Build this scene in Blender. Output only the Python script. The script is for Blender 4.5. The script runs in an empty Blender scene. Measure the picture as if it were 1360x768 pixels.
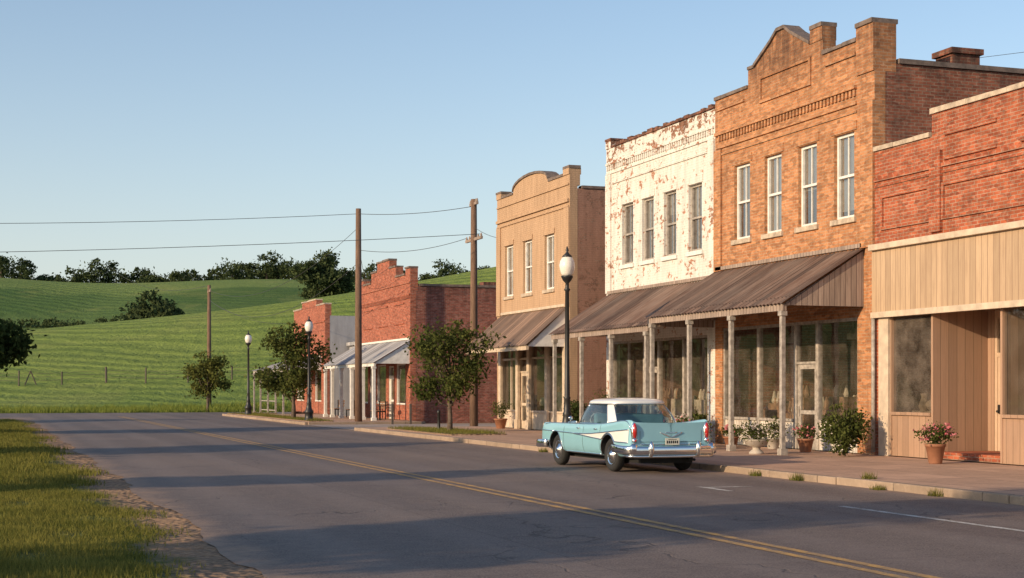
import bpy, bmesh, math, random
import numpy as np
from mathutils import Vector, Matrix
from mathutils.bvhtree import BVHTree
random.seed(7); rng=np.random.default_rng(11)
scene=bpy.context.scene
PHI=math.atan(0.35); CP,SP=math.cos(PHI),math.sin(PHI)
FX=20.0
# ------------------------------------------------------------------ materials
def nn(nt,t,**kw):
    n=nt.nodes.new(t)
    for k,v in kw.items(): setattr(n,k,v)
    return n
def sset(nt,n,i,v):
    if isinstance(v,bpy.types.NodeSocket): nt.links.new(v,n.inputs[i])
    else: n.inputs[i].default_value=v
def c4(c): return (c[0],c[1],c[2],1.0)
def mixc(nt,f,a,b,blend='MIX'):
    n=nn(nt,'ShaderNodeMix',data_type='RGBA',blend_type=blend)
    sset(nt,n,0,f); sset(nt,n,6,a if isinstance(a,bpy.types.NodeSocket) else c4(a)); sset(nt,n,7,b if isinstance(b,bpy.types.NodeSocket) else c4(b))
    return n.outputs[2]
def mth(nt,op,a,b=0.0,clamp=False):
    n=nn(nt,'ShaderNodeMath',operation=op,use_clamp=clamp); sset(nt,n,0,a); sset(nt,n,1,b); return n.outputs[0]
def noise(nt,vec,scale,detail=4,rough=.55,dist=0):
    n=nn(nt,'ShaderNodeTexNoise'); sset(nt,n,'Vector',vec); n.inputs['Scale'].default_value=scale; n.inputs['Detail'].default_value=min(detail,5)
    n.inputs['Roughness'].default_value=rough; n.inputs['Distortion'].default_value=dist; return n.outputs['Fac']
def ramp(nt,f,a,b,va=0.0,vb=1.0):
    n=nn(nt,'ShaderNodeMapRange'); sset(nt,n,0,f); n.inputs[1].default_value=a;n.inputs[2].default_value=b;n.inputs[3].default_value=va;n.inputs[4].default_value=vb; return n.outputs[0]
def mat0(name):
    m=bpy.data.materials.new(name); m.use_nodes=True; nt=m.node_tree
    b=nt.nodes['Principled BSDF']; return m,nt,b
def objc(nt): return nn(nt,'ShaderNodeTexCoord').outputs['Object']
def scalev(nt,v,s):
    n=nn(nt,'ShaderNodeMapping'); sset(nt,n,0,v); n.inputs['Scale'].default_value=s; return n.outputs[0]
def bumpn(nt,b,h,st,dist=.02,prev=None):
    n=nn(nt,'ShaderNodeBump'); sset(nt,n,'Height',h); n.inputs['Strength'].default_value=st; n.inputs['Distance'].default_value=dist
    if prev is not None: nt.links.new(prev,n.inputs['Normal'])
    nt.links.new(n.outputs[0],b.inputs['Normal']); return n.outputs[0]
def simple(name,col,rough=.6,metal=0,var=.15,scale=3,bump=0,bscale=40,coat=0,stretch=(1,1,1)):
    m,nt,b=mat0(name); o=scalev(nt,objc(nt),stretch)
    f=ramp(nt,noise(nt,o,scale,4,.6),.3,.7)
    lo=[c*(1-var) for c in col]; hi=[min(1,c*(1+var)) for c in col]
    nt.links.new(mixc(nt,f,lo,hi),b.inputs['Base Color'])
    b.inputs['Roughness'].default_value=rough; b.inputs['Metallic'].default_value=metal
    b.inputs['Coat Weight'].default_value=coat; b.inputs['Coat Roughness'].default_value=.04
    if bump: bumpn(nt,b,noise(nt,o,bscale,4),bump,.01)
    return m
def wallvec(nt):
    o=objc(nt); s=nn(nt,'ShaderNodeSeparateXYZ'); nt.links.new(o,s.inputs[0])
    g=nn(nt,'ShaderNodeNewGeometry'); s2=nn(nt,'ShaderNodeSeparateXYZ'); nt.links.new(g.outputs['True Normal'],s2.inputs[0])
    fac=mth(nt,'GREATER_THAN',mth(nt,'ABSOLUTE',s2.outputs[0]),.5)
    u=mth(nt,'ADD',mth(nt,'MULTIPLY',fac,s.outputs[1]),mth(nt,'MULTIPLY',mth(nt,'SUBTRACT',1.0,fac),s.outputs[0]))
    c=nn(nt,'ShaderNodeCombineXYZ'); nt.links.new(u,c.inputs[0]); nt.links.new(s.outputs[2],c.inputs[1])
    return c.outputs[0],o,s.outputs[2]
def brick(name,c1,c2,mortar,paint=None,peel=.5,soot=.35,bw=.22,bh=.078,topz=None,basez=None):
    m,nt,b=mat0(name); v,o,z=wallvec(nt)
    t=nn(nt,'ShaderNodeTexBrick'); nt.links.new(v,t.inputs['Vector'])
    t.inputs['Color1'].default_value=c4(c1); t.inputs['Color2'].default_value=c4(c2); t.inputs['Mortar'].default_value=c4(mortar)
    t.inputs['Scale'].default_value=1; t.inputs['Brick Width'].default_value=bw; t.inputs['Row Height'].default_value=bh
    t.inputs['Mortar Size'].default_value=.009; t.inputs['Mortar Smooth'].default_value=.2; t.inputs['Bias'].default_value=-.1
    col=t.outputs['Color']
    n1=noise(nt,o,.55,5,.65); n2=noise(nt,o,7,3,.6); n3=noise(nt,scalev(nt,o,(3,3,.5)),1.2,4,.6)
    vor=nn(nt,'ShaderNodeTexVoronoi'); nt.links.new(scalev(nt,v,(1/bw,1/bh,1)),vor.inputs['Vector']); vor.inputs['Scale'].default_value=1
    sx=nn(nt,'ShaderNodeSeparateColor'); nt.links.new(vor.outputs['Color'],sx.inputs[0])
    k=ramp(nt,sx.outputs[0],0,1,.66,1.25)
    kk=nn(nt,'ShaderNodeCombineXYZ'); [nt.links.new(k,kk.inputs[i]) for i in range(3)]
    col=mixc(nt,1.0,col,kk.outputs[0],'MULTIPLY')
    col=mixc(nt,ramp(nt,n1,.35,.7,0,soot),col,[c*.3 for c in c1])
    col=mixc(nt,ramp(nt,n3,.5,.75,0,soot*1.1),col,(.05,.035,.03))
    col=mixc(nt,ramp(nt,n2,.52,.72,0,.25),col,[min(1,c*1.5+.04) for c in mortar])
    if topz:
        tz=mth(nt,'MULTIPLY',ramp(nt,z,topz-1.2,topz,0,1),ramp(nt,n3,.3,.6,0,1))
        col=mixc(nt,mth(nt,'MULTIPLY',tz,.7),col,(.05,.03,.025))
    h=t.outputs['Fac']
    if paint:
        nb=noise(nt,o,2.6,5,.75)
        pn=mth(nt,'ADD',mth(nt,'ADD',mth(nt,'MULTIPLY',nb,.65),mth(nt,'MULTIPLY',n1,.35)),mth(nt,'MULTIPLY',mth(nt,'SUBTRACT',n2,.5),.3))
        pn=mth(nt,'ADD',pn,mth(nt,'MULTIPLY',mth(nt,'SUBTRACT',sx.outputs[0],.5),.12))
        if topz: pn=mth(nt,'ADD',pn,ramp(nt,z,topz-.9,topz+.1,0,.09))
        pf=ramp(nt,pn,peel,peel+.03,1,0)
        pc=mixc(nt,ramp(nt,n3,.35,.75),paint,[c*.72 for c in paint])
        pc=mixc(nt,mth(nt,'MULTIPLY',h,.25),pc,[c*.5 for c in paint])
        col=mixc(nt,pf,col,pc)
    nt.links.new(col,b.inputs['Base Color']); b.inputs['Roughness'].default_value=.9
    b.inputs['Specular IOR Level'].default_value=.25
    bumpn(nt,b,mth(nt,'ADD',mth(nt,'SUBTRACT',1.0,h),mth(nt,'MULTIPLY',n2,.8)),.5,.014)
    return m
def boards(name,c,dark,w=.16,wear=.4):
    m,nt,b=mat0(name); v,o,z=wallvec(nt)
    t=nn(nt,'ShaderNodeTexBrick'); nt.links.new(v,t.inputs['Vector']); t.offset=0
    t.inputs['Color1'].default_value=c4([x*.82 for x in c]); t.inputs['Color2'].default_value=c4([min(1,x*1.12) for x in c]); t.inputs['Mortar'].default_value=c4(dark)
    t.inputs['Scale'].default_value=1; t.inputs['Brick Width'].default_value=w; t.inputs['Row Height'].default_value=40
    t.inputs['Mortar Size'].default_value=.008
    g=noise(nt,scalev(nt,o,(14,14,.8)),1.5,5,.7)
    col=mixc(nt,ramp(nt,g,.45,.75,0,wear),t.outputs['Color'],dark)
    col=mixc(nt,ramp(nt,noise(nt,scalev(nt,o,(1,1,.4)),1.1,4,.6),.5,.75,0,.35),col,dark)
    nt.links.new(col,b.inputs['Base Color']); b.inputs['Roughness'].default_value=.8
    bumpn(nt,b,mth(nt,'ADD',mth(nt,'SUBTRACT',1.0,t.outputs['Fac']),mth(nt,'MULTIPLY',g,.2)),.5,.015)
    return m
def metalroof(name,c,rust,amt=.5,metal=.3):
    m,nt,b=mat0(name); o=objc(nt)
    n1=noise(nt,scalev(nt,o,(.6,3.5,.6)),1.6,5,.7); n2=noise(nt,o,.5,4)
    sh=nn(nt,'ShaderNodeTexBrick'); s=nn(nt,'ShaderNodeSeparateXYZ'); nt.links.new(o,s.inputs[0]); cc=nn(nt,'ShaderNodeCombineXYZ'); nt.links.new(s.outputs[1],cc.inputs[0]); nt.links.new(s.outputs[0],cc.inputs[1]); nt.links.new(cc.outputs[0],sh.inputs['Vector'])
    sh.offset=0; sh.inputs['Color1'].default_value=(.6,.6,.6,1); sh.inputs['Color2'].default_value=(1.3,1.22,1.15,1); sh.inputs['Mortar'].default_value=(.4,.37,.35,1); sh.inputs['Scale'].default_value=1; sh.inputs['Brick Width'].default_value=.34; sh.inputs['Row Height'].default_value=9; sh.inputs['Mortar Size'].default_value=.012
    col=mixc(nt,ramp(nt,mth(nt,'ADD',mth(nt,'MULTIPLY',n1,.6),mth(nt,'MULTIPLY',n2,.4)),.4,.6,0,amt),c,rust)
    col=mixc(nt,1.0,col,sh.outputs['Color'],'MULTIPLY')
    nt.links.new(col,b.inputs['Base Color']); b.inputs['Roughness'].default_value=.6; b.inputs['Metallic'].default_value=metal
    bumpn(nt,b,n1,.2,.01); return m
def glassm(name,tint=(.85,.87,.85),base=.04,rough=.02,dirt=.12):
    m=bpy.data.materials.new(name); m.use_nodes=True; nt=m.node_tree; nt.nodes.clear()
    out=nn(nt,'ShaderNodeOutputMaterial'); tr=nn(nt,'ShaderNodeBsdfTransparent'); tr.inputs[0].default_value=c4(tint)
    gl=nn(nt,'ShaderNodeBsdfGlossy'); gl.inputs['Roughness'].default_value=rough; gl.inputs['Color'].default_value=(.95,.95,.95,1)
    lw=nn(nt,'ShaderNodeLayerWeight'); fr=mth(nt,'ADD',mth(nt,'MULTIPLY',mth(nt,'POWER',lw.outputs['Facing'],4.0),.9),base,True)
    o=objc(nt); bp=nn(nt,'ShaderNodeBump'); nt.links.new(noise(nt,o,1.5,1),bp.inputs['Height']); bp.inputs['Strength'].default_value=.12; bp.inputs['Distance'].default_value=.03
    nt.links.new(bp.outputs[0],gl.inputs['Normal'])
    mx=nn(nt,'ShaderNodeMixShader'); nt.links.new(fr,mx.inputs[0]); nt.links.new(tr.outputs[0],mx.inputs[1]); nt.links.new(gl.outputs[0],mx.inputs[2])
    df=nn(nt,'ShaderNodeBsdfDiffuse'); df.inputs[0].default_value=(.32,.26,.21,1)
    m2=nn(nt,'ShaderNodeMixShader'); nt.links.new(ramp(nt,noise(nt,o,1.7,4,.65),.35,.75,dirt*.3,dirt*1.6),m2.inputs[0]); nt.links.new(mx.outputs[0],m2.inputs[1]); nt.links.new(df.outputs[0],m2.inputs[2])
    nt.links.new(m2.outputs[0],out.inputs[0]); return m
def leafm(name,c1,c2,trans=.3):
    m=bpy.data.materials.new(name); m.use_nodes=True; nt=m.node_tree; nt.nodes.clear()
    out=nn(nt,'ShaderNodeOutputMaterial'); g=nn(nt,'ShaderNodeNewGeometry')
    cl=noise(nt,objc(nt),.9,2)
    f=mth(nt,'ADD',mth(nt,'MULTIPLY',g.outputs['Random Per Island'],.6),mth(nt,'MULTIPLY',ramp(nt,cl,.3,.7),.4))
    col=mixc(nt,f,c1,c2)
    d=nn(nt,'ShaderNodeBsdfDiffuse'); nt.links.new(col,d.inputs[0]); t=nn(nt,'ShaderNodeBsdfTranslucent'); nt.links.new(col,t.inputs[0])
    mx=nn(nt,'ShaderNodeMixShader'); mx.inputs[0].default_value=trans; nt.links.new(d.outputs[0],mx.inputs[1]); nt.links.new(t.outputs[0],mx.inputs[2])
    nt.links.new(mx.outputs[0],out.inputs[0]); return m

M={}
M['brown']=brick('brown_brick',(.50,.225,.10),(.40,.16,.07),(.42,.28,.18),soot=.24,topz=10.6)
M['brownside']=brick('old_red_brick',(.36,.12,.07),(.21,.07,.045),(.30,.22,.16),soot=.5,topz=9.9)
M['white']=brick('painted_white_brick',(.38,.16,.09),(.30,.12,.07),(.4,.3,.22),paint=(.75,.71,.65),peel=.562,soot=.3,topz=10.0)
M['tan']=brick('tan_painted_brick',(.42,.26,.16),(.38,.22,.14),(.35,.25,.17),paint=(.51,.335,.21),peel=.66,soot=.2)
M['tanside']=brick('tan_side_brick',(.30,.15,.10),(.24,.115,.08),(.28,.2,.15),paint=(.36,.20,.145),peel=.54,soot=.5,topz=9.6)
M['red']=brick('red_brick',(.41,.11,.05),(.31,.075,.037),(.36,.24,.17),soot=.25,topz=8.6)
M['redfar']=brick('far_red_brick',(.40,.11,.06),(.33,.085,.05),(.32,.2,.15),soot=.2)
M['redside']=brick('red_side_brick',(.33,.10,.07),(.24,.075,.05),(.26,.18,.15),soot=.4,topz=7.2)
M['greyside']=brick('grey_painted_brick',(.3,.2,.17),(.25,.17,.15),(.3,.3,.3),paint=(.38,.38,.4),peel=.68,soot=.2)
M['coping']=simple('coping_stone',(.16,.12,.10),.85,var=.4,scale=5,bump=.3)
M['stone']=simple('cream_stone',(.46,.37,.28),.85,var=.35,scale=5,bump=.2)
M['cream']=simple('cream_paint',(.55,.44,.33),.6,var=.2,scale=4)
M['whitep']=simple('white_wood_paint',(.70,.68,.64),.55,var=.14,scale=6)
M['whitepanel']=boards('white_worn_panel',(.64,.59,.52),(.28,.20,.15),.14,wear=.6)
M['greypaint']=simple('grey_post_paint',(.34,.30,.26),.6,var=.4,scale=8,bump=.2)
M['greywood']=boards('weathered_boards',(.35,.27,.22),(.09,.06,.05),.15,wear=.6)
M['siding']=boards('beige_siding',(.49,.345,.22),(.24,.15,.095),.2,wear=.55)
M['siding2']=boards('brown_panel_siding',(.38,.235,.155),(.20,.13,.08),.22,wear=.4)
M['doorp']=simple('door_paint',(.50,.36,.25),.5,var=.1)
M['dkframe']=simple('dark_frame',(.05,.045,.04),.5)
M['roofbrown']=metalroof('rusty_metal_roof',(.24,.18,.145),(.11,.055,.035),.8)
M['roofbrown2']=metalroof('brown_metal_roof',(.30,.21,.155),(.15,.09,.06),.6)
M['roofgrey']=metalroof('grey_metal_roof',(.42,.44,.46),(.3,.27,.25),.4)
M['glass']=glassm('window_glass',base=.06); M['glassup']=glassm('upper_window_glass',(.6,.62,.62),.28)
M['screen']=glassm('dusty_glass',(.6,.57,.52),.06,.06,.28)
M['carglass']=glassm('car_glass',(.6,.68,.68),.10,.01,.02)
M['blind']=simple('window_blind',(.55,.52,.46),.8,var=.12,scale=3)
M['interior']=simple('interior_plaster',(.34,.23,.15),.9,var=.3,scale=1.5)
M['intfloor']=simple('interior_floor',(.16,.10,.06),.6)
M['goods']=simple('shop_goods',(.22,.12,.07),.7,var=.7,scale=6)
M['goods2']=simple('shop_goods_pale',(.38,.31,.24),.7,var=.5,scale=6)
M['roofdk']=simple('roof_membrane',(.06,.06,.06),.9)
M['polewood']=simple('pole_wood',(.16,.095,.062),.9,var=.4,scale=4,bump=.5,stretch=(6,6,.5))
M['black']=simple('black_iron',(.018,.018,.018),.45,var=.2)
M['wire']=simple('wire_black',(.05,.05,.05),.6)
M['globe']=simple('lamp_globe',(.78,.74,.66),.25,var=.03)
M['terra']=simple('terracotta',(.30,.13,.07),.8,var=.2,bump=.1)
M['urn']=simple('cast_stone_urn',(.45,.40,.34),.8,var=.25,bump=.1)
M['bark']=simple('bark',(.11,.08,.06),.95,var=.4,scale=12,bump=.6,bscale=20)
M['leaf']=leafm('leaf_green',(.045,.065,.018),(.14,.15,.045),.35)
M['leafdk']=leafm('leaf_dark',(.022,.038,.013),(.085,.11,.034))
M['leafhaze']=leafm('leaf_haze_tinted',(.035,.055,.028),(.10,.125,.05))  # aerial haze painted into the leaf colour: paler and bluer than leafdk
M['leafbr']=leafm('leaf_olive',(.06,.075,.018),(.17,.17,.05))
M['grassb']=leafm('grass_blade',(.085,.105,.022),(.29,.26,.07),.35)
M['crop']=leafm('crop_blade',(.13,.18,.035),(.29,.31,.075),.35)
M['flower']=leafm('flower_petals',(.55,.10,.14),(.75,.35,.36))
M['flowerw']=leafm('flower_petals_white',(.6,.5,.45),(.8,.7,.65))
M['wood']=simple('bench_wood',(.22,.12,.07),.7,var=.3,scale=10)
M['fencew']=simple('fence_post_wood',(.10,.08,.065),.9,var=.3)

def asphalt():
    m,nt,b=mat0('asphalt'); o=objc(nt)
    s=nn(nt,'ShaderNodeSeparateXYZ'); nt.links.new(o,s.inputs[0])
    n1=noise(nt,scalev(nt,o,(1,.25,1)),.35,4,.6); n2=noise(nt,o,45,3,.8); n3=noise(nt,o,4,5,.7)
    col=mixc(nt,ramp(nt,n1,.3,.7),(.125,.098,.088),(.195,.155,.136))
    pt=nn(nt,'ShaderNodeTexBrick'); nt.links.new(o,pt.inputs['Vector']); pt.inputs['Color1'].default_value=(.86,.86,.87,1); pt.inputs['Color2'].default_value=(1.1,1.08,1.06,1); pt.inputs['Mortar'].default_value=(.55,.53,.52,1)
    pt.inputs['Scale'].default_value=1; pt.inputs['Brick Width'].default_value=5.55; pt.inputs['Row Height'].default_value=13.0; pt.inputs['Mortar Size'].default_value=.012; pt.offset=.0; pt.inputs['Mortar Smooth'].default_value=.3
    col=mixc(nt,1.0,col,pt.outputs['Color'],'MULTIPLY')
    sp=mixc(nt,ramp(nt,n2,.33,.68),(.32,.32,.33),(1.85,1.8,1.72))
    col=mixc(nt,1.0,col,sp,'MULTIPLY')
    col=mixc(nt,ramp(nt,n3,.45,.72,0,.45),col,(.235,.19,.16))
    w=nn(nt,'ShaderNodeVectorMath',operation='ADD'); nz=nn(nt,'ShaderNodeTexNoise'); nz.inputs['Scale'].default_value=1.3; nz.inputs['Detail'].default_value=4; nt.links.new(o,nz.inputs['Vector'])
    sc=nn(nt,'ShaderNodeVectorMath',operation='SCALE'); nt.links.new(nz.outputs['Color'],sc.inputs[0]); sc.inputs['Scale'].default_value=1.1
    nt.links.new(o,w.inputs[0]); nt.links.new(sc.outputs[0],w.inputs[1])
    v=nn(nt,'ShaderNodeTexVoronoi',feature='DISTANCE_TO_EDGE'); nt.links.new(scalev(nt,w.outputs[0],(1,.6,1)),v.inputs['Vector']); v.inputs['Scale'].default_value=.3
    cr=mth(nt,'MULTIPLY',ramp(nt,v.outputs['Distance'],.002,.007,1,0),ramp(nt,noise(nt,o,.25,2),.42,.55))
    col=mixc(nt,mth(nt,'MULTIPLY',cr,.6),col,(.04,.035,.033))
    wt=mth(nt,'SINE',mth(nt,'MULTIPLY',mth(nt,'ADD',s.outputs[0],.4),3.6))
    col=mixc(nt,mth(nt,'MULTIPLY',ramp(nt,wt,-.2,1,0,1),.2),col,(.28,.225,.195))
    wob=mth(nt,'ADD',s.outputs[0],mth(nt,'MULTIPLY',mth(nt,'SUBTRACT',noise(nt,o,.8,4,.7),.5),1.4))
    inY=ramp(nt,s.outputs[1],92,96,1,0)
    dust=mth(nt,'MULTIPLY',mth(nt,'ADD',ramp(nt,wob,13.7,14.25,0,.8),ramp(nt,wob,2.9,2.4,0,.8)),inY)
    col=mixc(nt,mth(nt,'MULTIPLY',dust,ramp(nt,n3,.35,.6,.4,1)),col,(.33,.22,.15))
    nt.links.new(col,b.inputs['Base Color'])
    nt.links.new(ramp(nt,n1,.3,.7,.66,.85),b.inputs['Roughness']); b.inputs['Specular IOR Level'].default_value=.35
    bumpn(nt,b,mth(nt,'ADD',n2,mth(nt,'MULTIPLY',cr,-1.5)),.55,.014); return m
M['asphalt']=asphalt()
def concrete(name,c,jx=1.5):
    m,nt,b=mat0(name); o=objc(nt)
    t=nn(nt,'ShaderNodeTexBrick'); nt.links.new(o,t.inputs['Vector']); t.offset=0
    t.inputs['Color1'].default_value=c4([x*.85 for x in c]); t.inputs['Color2'].default_value=c4([x*1.12 for x in c]); t.inputs['Mortar'].default_value=c4([x*.3 for x in c])
    t.inputs['Scale'].default_value=1; t.inputs['Brick Width'].default_value=jx; t.inputs['Row Height'].default_value=jx; t.inputs['Mortar Size'].default_value=.014
    n=noise(nt,o,1.1,5,.7)
    col=mixc(nt,ramp(nt,n,.42,.7,0,.55),t.outputs['Color'],[x*.5 for x in c])
    col=mixc(nt,ramp(nt,noise(nt,o,9,4,.7),.5,.75,0,.45),col,[min(1,x*1.4) for x in c])
    nt.links.new(col,b.inputs['Base Color']); b.inputs['Roughness'].default_value=.9
    bumpn(nt,b,mth(nt,'ADD',noise(nt,o,35,3),mth(nt,'MULTIPLY',t.outputs['Fac'],-1.5)),.35,.012); return m
M['walk']=concrete('sidewalk_concrete',(.50,.31,.21))
M['kerb']=concrete('kerb_concrete',(.34,.25,.18),2.4)
M['apron']=concrete('apron_concrete',(.38,.30,.25),4)
def paintline(name,c):
    m,nt,b=mat0(name); o=objc(nt)
    f=ramp(nt,mth(nt,'ADD',mth(nt,'MULTIPLY',noise(nt,o,3,5,.7),.6),mth(nt,'MULTIPLY',noise(nt,o,45,3),.4)),.40,.60,0,.9)
    nt.links.new(mixc(nt,f,c,(.16,.13,.11)),b.inputs['Base Color']); b.inputs['Roughness'].default_value=.8; return m
M['yellow']=paintline('yellow_line',(.58,.32,.08)); M['wline']=paintline('white_line',(.65,.62,.57))
def terrainm():
    m,nt,b=mat0('terrain_grass'); o=objc(nt); s=nn(nt,'ShaderNodeSeparateXYZ'); nt.links.new(o,s.inputs[0]); X,Y,Z=s.outputs
    n1=noise(nt,o,.9,5,.65); n2=noise(nt,o,14,4,.7); nL=noise(nt,o,.018,3,.5)
    g=mixc(nt,ramp(nt,n1,.35,.7),(.07,.095,.022),(.18,.17,.05)); g=mixc(nt,ramp(nt,n2,.4,.75,0,.6),g,(.045,.06,.018))
    e=mth(nt,'ADD',X,mth(nt,'MULTIPLY',mth(nt,'SUBTRACT',noise(nt,o,.7,5,.7),.5),1.6))
    dm=mth(nt,'MULTIPLY',ramp(nt,e,1.5,1.9),ramp(nt,Y,95,100,1,0))
    dirt=mixc(nt,ramp(nt,n2,.3,.7),(.17,.105,.065),(.38,.26,.17))
    g=mixc(nt,dm,g,dirt)
    S=mth(nt,'ADD',mth(nt,'MULTIPLY',X,SP),mth(nt,'MULTIPLY',Y,CP)); T=mth(nt,'SUBTRACT',mth(nt,'MULTIPLY',X,CP),mth(nt,'MULTIPLY',Y,SP))
    ph=mth(nt,'ADD',mth(nt,'ADD',S,mth(nt,'MULTIPLY',T,.5)),mth(nt,'MULTIPLY',nL,40))
    rows=mth(nt,'SINE',mth(nt,'MULTIPLY',ph,1.6)); rows2=mth(nt,'SINE',mth(nt,'MULTIPLY',ph,.13))
    f1=mixc(nt,ramp(nt,nL,.35,.65),(.17,.235,.05),(.24,.295,.07))
    far=ramp(nt,S,216,224,0,1); f2=mixc(nt,ramp(nt,nL,.4,.6),(.070,.125,.035),(.11,.165,.05))
    band=ramp(nt,mth(nt,'ADD',S,mth(nt,'MULTIPLY',nL,90)),418,426); f2=mixc(nt,band,f2,(.165,.225,.065))
    f1=mixc(nt,far,f1,f2)
    rf=ramp(nt,S,200,300,.36,.14)
    f1=mixc(nt,mth(nt,'MULTIPLY',ramp(nt,rows,-.4,1,0,1),rf),f1,(.055,.10,.022)); f1=mixc(nt,ramp(nt,rows2,.5,1,0,.2),f1,(.08,.13,.03))
    f1=mixc(nt,ramp(nt,noise(nt,o,.5,4,.7),.5,.72,0,.45),f1,(.075,.12,.03))
    f1=mixc(nt,ramp(nt,noise(nt,o,.06,4,.6),.52,.7,0,.4),f1,(.28,.28,.09))
    col=mixc(nt,ramp(nt,Y,112.5,114),g,f1)
    nt.links.new(col,b.inputs['Base Color']); b.inputs['Roughness'].default_value=.95; b.inputs['Specular IOR Level'].default_value=.1
    p=bumpn(nt,b,n2,.5,.03)
    bumpn(nt,b,mth(nt,'ADD',mth(nt,'MULTIPLY',rows,.15),noise(nt,o,.8,4,.75)),.7,.7,p)
    return m
M['terrain']=terrainm()

# ------------------------------------------------------------------ mesh helpers
class P:
    def __init__(s): s.v=[];s.f=[];s.m=[]
    def add(s,vs,fs,m=0):
        o=len(s.v); s.v+= [tuple(q) for q in vs]; s.f+=[tuple(o+i for i in f) for f in fs]; s.m+=[m]*len(fs)
    def quad(s,a,b,c,d,m=0): s.add([a,b,c,d],[(0,1,2,3)],m)
    def box(s,x0,x1,y0,y1,z0,z1,m=0):
        s.add([(x0,y0,z0),(x1,y0,z0),(x1,y1,z0),(x0,y1,z0),(x0,y0,z1),(x1,y0,z1),(x1,y1,z1),(x0,y1,z1)],
              [(3,2,1,0),(4,5,6,7),(0,1,5,4),(2,3,7,6),(1,2,6,5),(3,0,4,7)],m)
    def prism_x(s,pts,x0,x1,m=0):
        n=len(pts); vs=[(x0,a,b) for a,b in pts]+[(x1,a,b) for a,b in pts]
        s.add(vs,[tuple(range(n)),tuple(range(2*n-1,n-1,-1))]+[(i,(i+1)%n,n+(i+1)%n,n+i) for i in range(n)],m)
    def prism_y(s,pts,y0,y1,m=0):
        n=len(pts); vs=[(a,y0,b) for a,b in pts]+[(a,y1,b) for a,b in pts]
        s.add(vs,[tuple(range(n)),tuple(range(2*n-1,n-1,-1))]+[(i,(i+1)%n,n+(i+1)%n,n+i) for i in range(n)],m)
    def lathe(s,cx,cy,prof,n=16,m=0,axis='z'):
        vs=[]
        for r,z in prof:
            for i in range(n):
                a=2*math.pi*i/n
                vs.append((cx+r*math.cos(a),cy+r*math.sin(a),z) if axis=='z' else (z,cx+r*math.cos(a),cy+r*math.sin(a)))
        fs=[]
        for j in range(len(prof)-1):
            for i in range(n): fs.append((j*n+i,j*n+(i+1)%n,(j+1)*n+(i+1)%n,(j+1)*n+i))
        fs.append(tuple(range(n-1,-1,-1))); fs.append(tuple((len(prof)-1)*n+i for i in range(n)))
        s.add(vs,fs,m)
    def tube(s,pts,r,n=6,m=0):
        pts=[Vector(p) for p in pts]; R=r if isinstance(r,(list,tuple)) else [r]*len(pts); vs=[]
        for k,p in enumerate(pts):
            t=(pts[min(k+1,len(pts)-1)]-pts[max(k-1,0)]).normalized()
            up=Vector((0,0,1)) if abs(t.z)<.9 else Vector((1,0,0))
            a=t.cross(up).normalized(); b=a.cross(t)
            for i in range(n):
                an=2*math.pi*i/n; vs.append(p+a*math.cos(an)*R[k]+b*math.sin(an)*R[k])
        fs=[(k*n+i,k*n+(i+1)%n,(k+1)*n+(i+1)%n,(k+1)*n+i) for k in range(len(pts)-1) for i in range(n)]
        fs+=[tuple(range(n-1,-1,-1)),tuple((len(pts)-1)*n+i for i in range(n))]
        s.add(vs,fs,m)
    def sweep_h(s,pts,rn,rz,n=12,m=0,e=1.0):
        pts=[Vector(p) for p in pts]; vs=[]
        for k,p in enumerate(pts):
            t=(pts[min(k+1,len(pts)-1)]-pts[max(k-1,0)]); t.z=0; t.normalize(); a=Vector((t.y,-t.x,0))
            for i in range(n):
                an=2*math.pi*i/n; c,d=math.cos(an),math.sin(an)
                vs.append(p+a*rn*math.copysign(abs(c)**e,c)+Vector((0,0,1))*rz*math.copysign(abs(d)**e,d))
        fs=[(k*n+i,k*n+(i+1)%n,(k+1)*n+(i+1)%n,(k+1)*n+i) for k in range(len(pts)-1) for i in range(n)]
        fs+=[tuple(range(n-1,-1,-1)),tuple((len(pts)-1)*n+i for i in range(n))]
        s.add(vs,fs,m)
    def ell(s,c,r,n=14,m=0):
        vs=[];k=n//2
        for j in range(k+1):
            th=math.pi*(j+.001)/(k+.002)
            for i in range(n):
                a=2*math.pi*i/n; vs.append((c[0]+r[0]*math.sin(th)*math.cos(a),c[1]+r[1]*math.sin(th)*math.sin(a),c[2]+r[2]*math.cos(th)))
        s.add(vs,[(j*n+i,(j+1)*n+i,(j+1)*n+(i+1)%n,j*n+(i+1)%n) for j in range(k) for i in range(n)],m)
    def build(s,name,parent,mats,smooth=False,bevel=0,world=True):
        me=bpy.data.meshes.new(name); me.from_pydata(s.v,[],s.f)
        for q in mats: me.materials.append(M[q] if isinstance(q,str) else q)
        me.polygons.foreach_set('material_index',s.m)
        if smooth: me.polygons.foreach_set('use_smooth',[True]*len(s.f))
        bm=bmesh.new(); bm.from_mesh(me); bmesh.ops.recalc_face_normals(bm,faces=bm.faces); bm.to_mesh(me); bm.free()
        o=bpy.data.objects.new(name,me); scene.collection.objects.link(o)
        if parent:
            o.parent=parent
            if world: o.matrix_parent_inverse=Matrix.Translation(-parent.location)
        if bevel:
            md=o.modifiers.new('b','BEVEL'); md.width=bevel; md.segments=2; md.limit_method='ANGLE'
        return o
def empty(name,loc=(0,0,0),rz=0):
    e=bpy.data.objects.new(name,None); e.location=loc; e.rotation_euler=(0,0,rz); e.empty_display_size=.3; scene.collection.objects.link(e); return e
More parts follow.
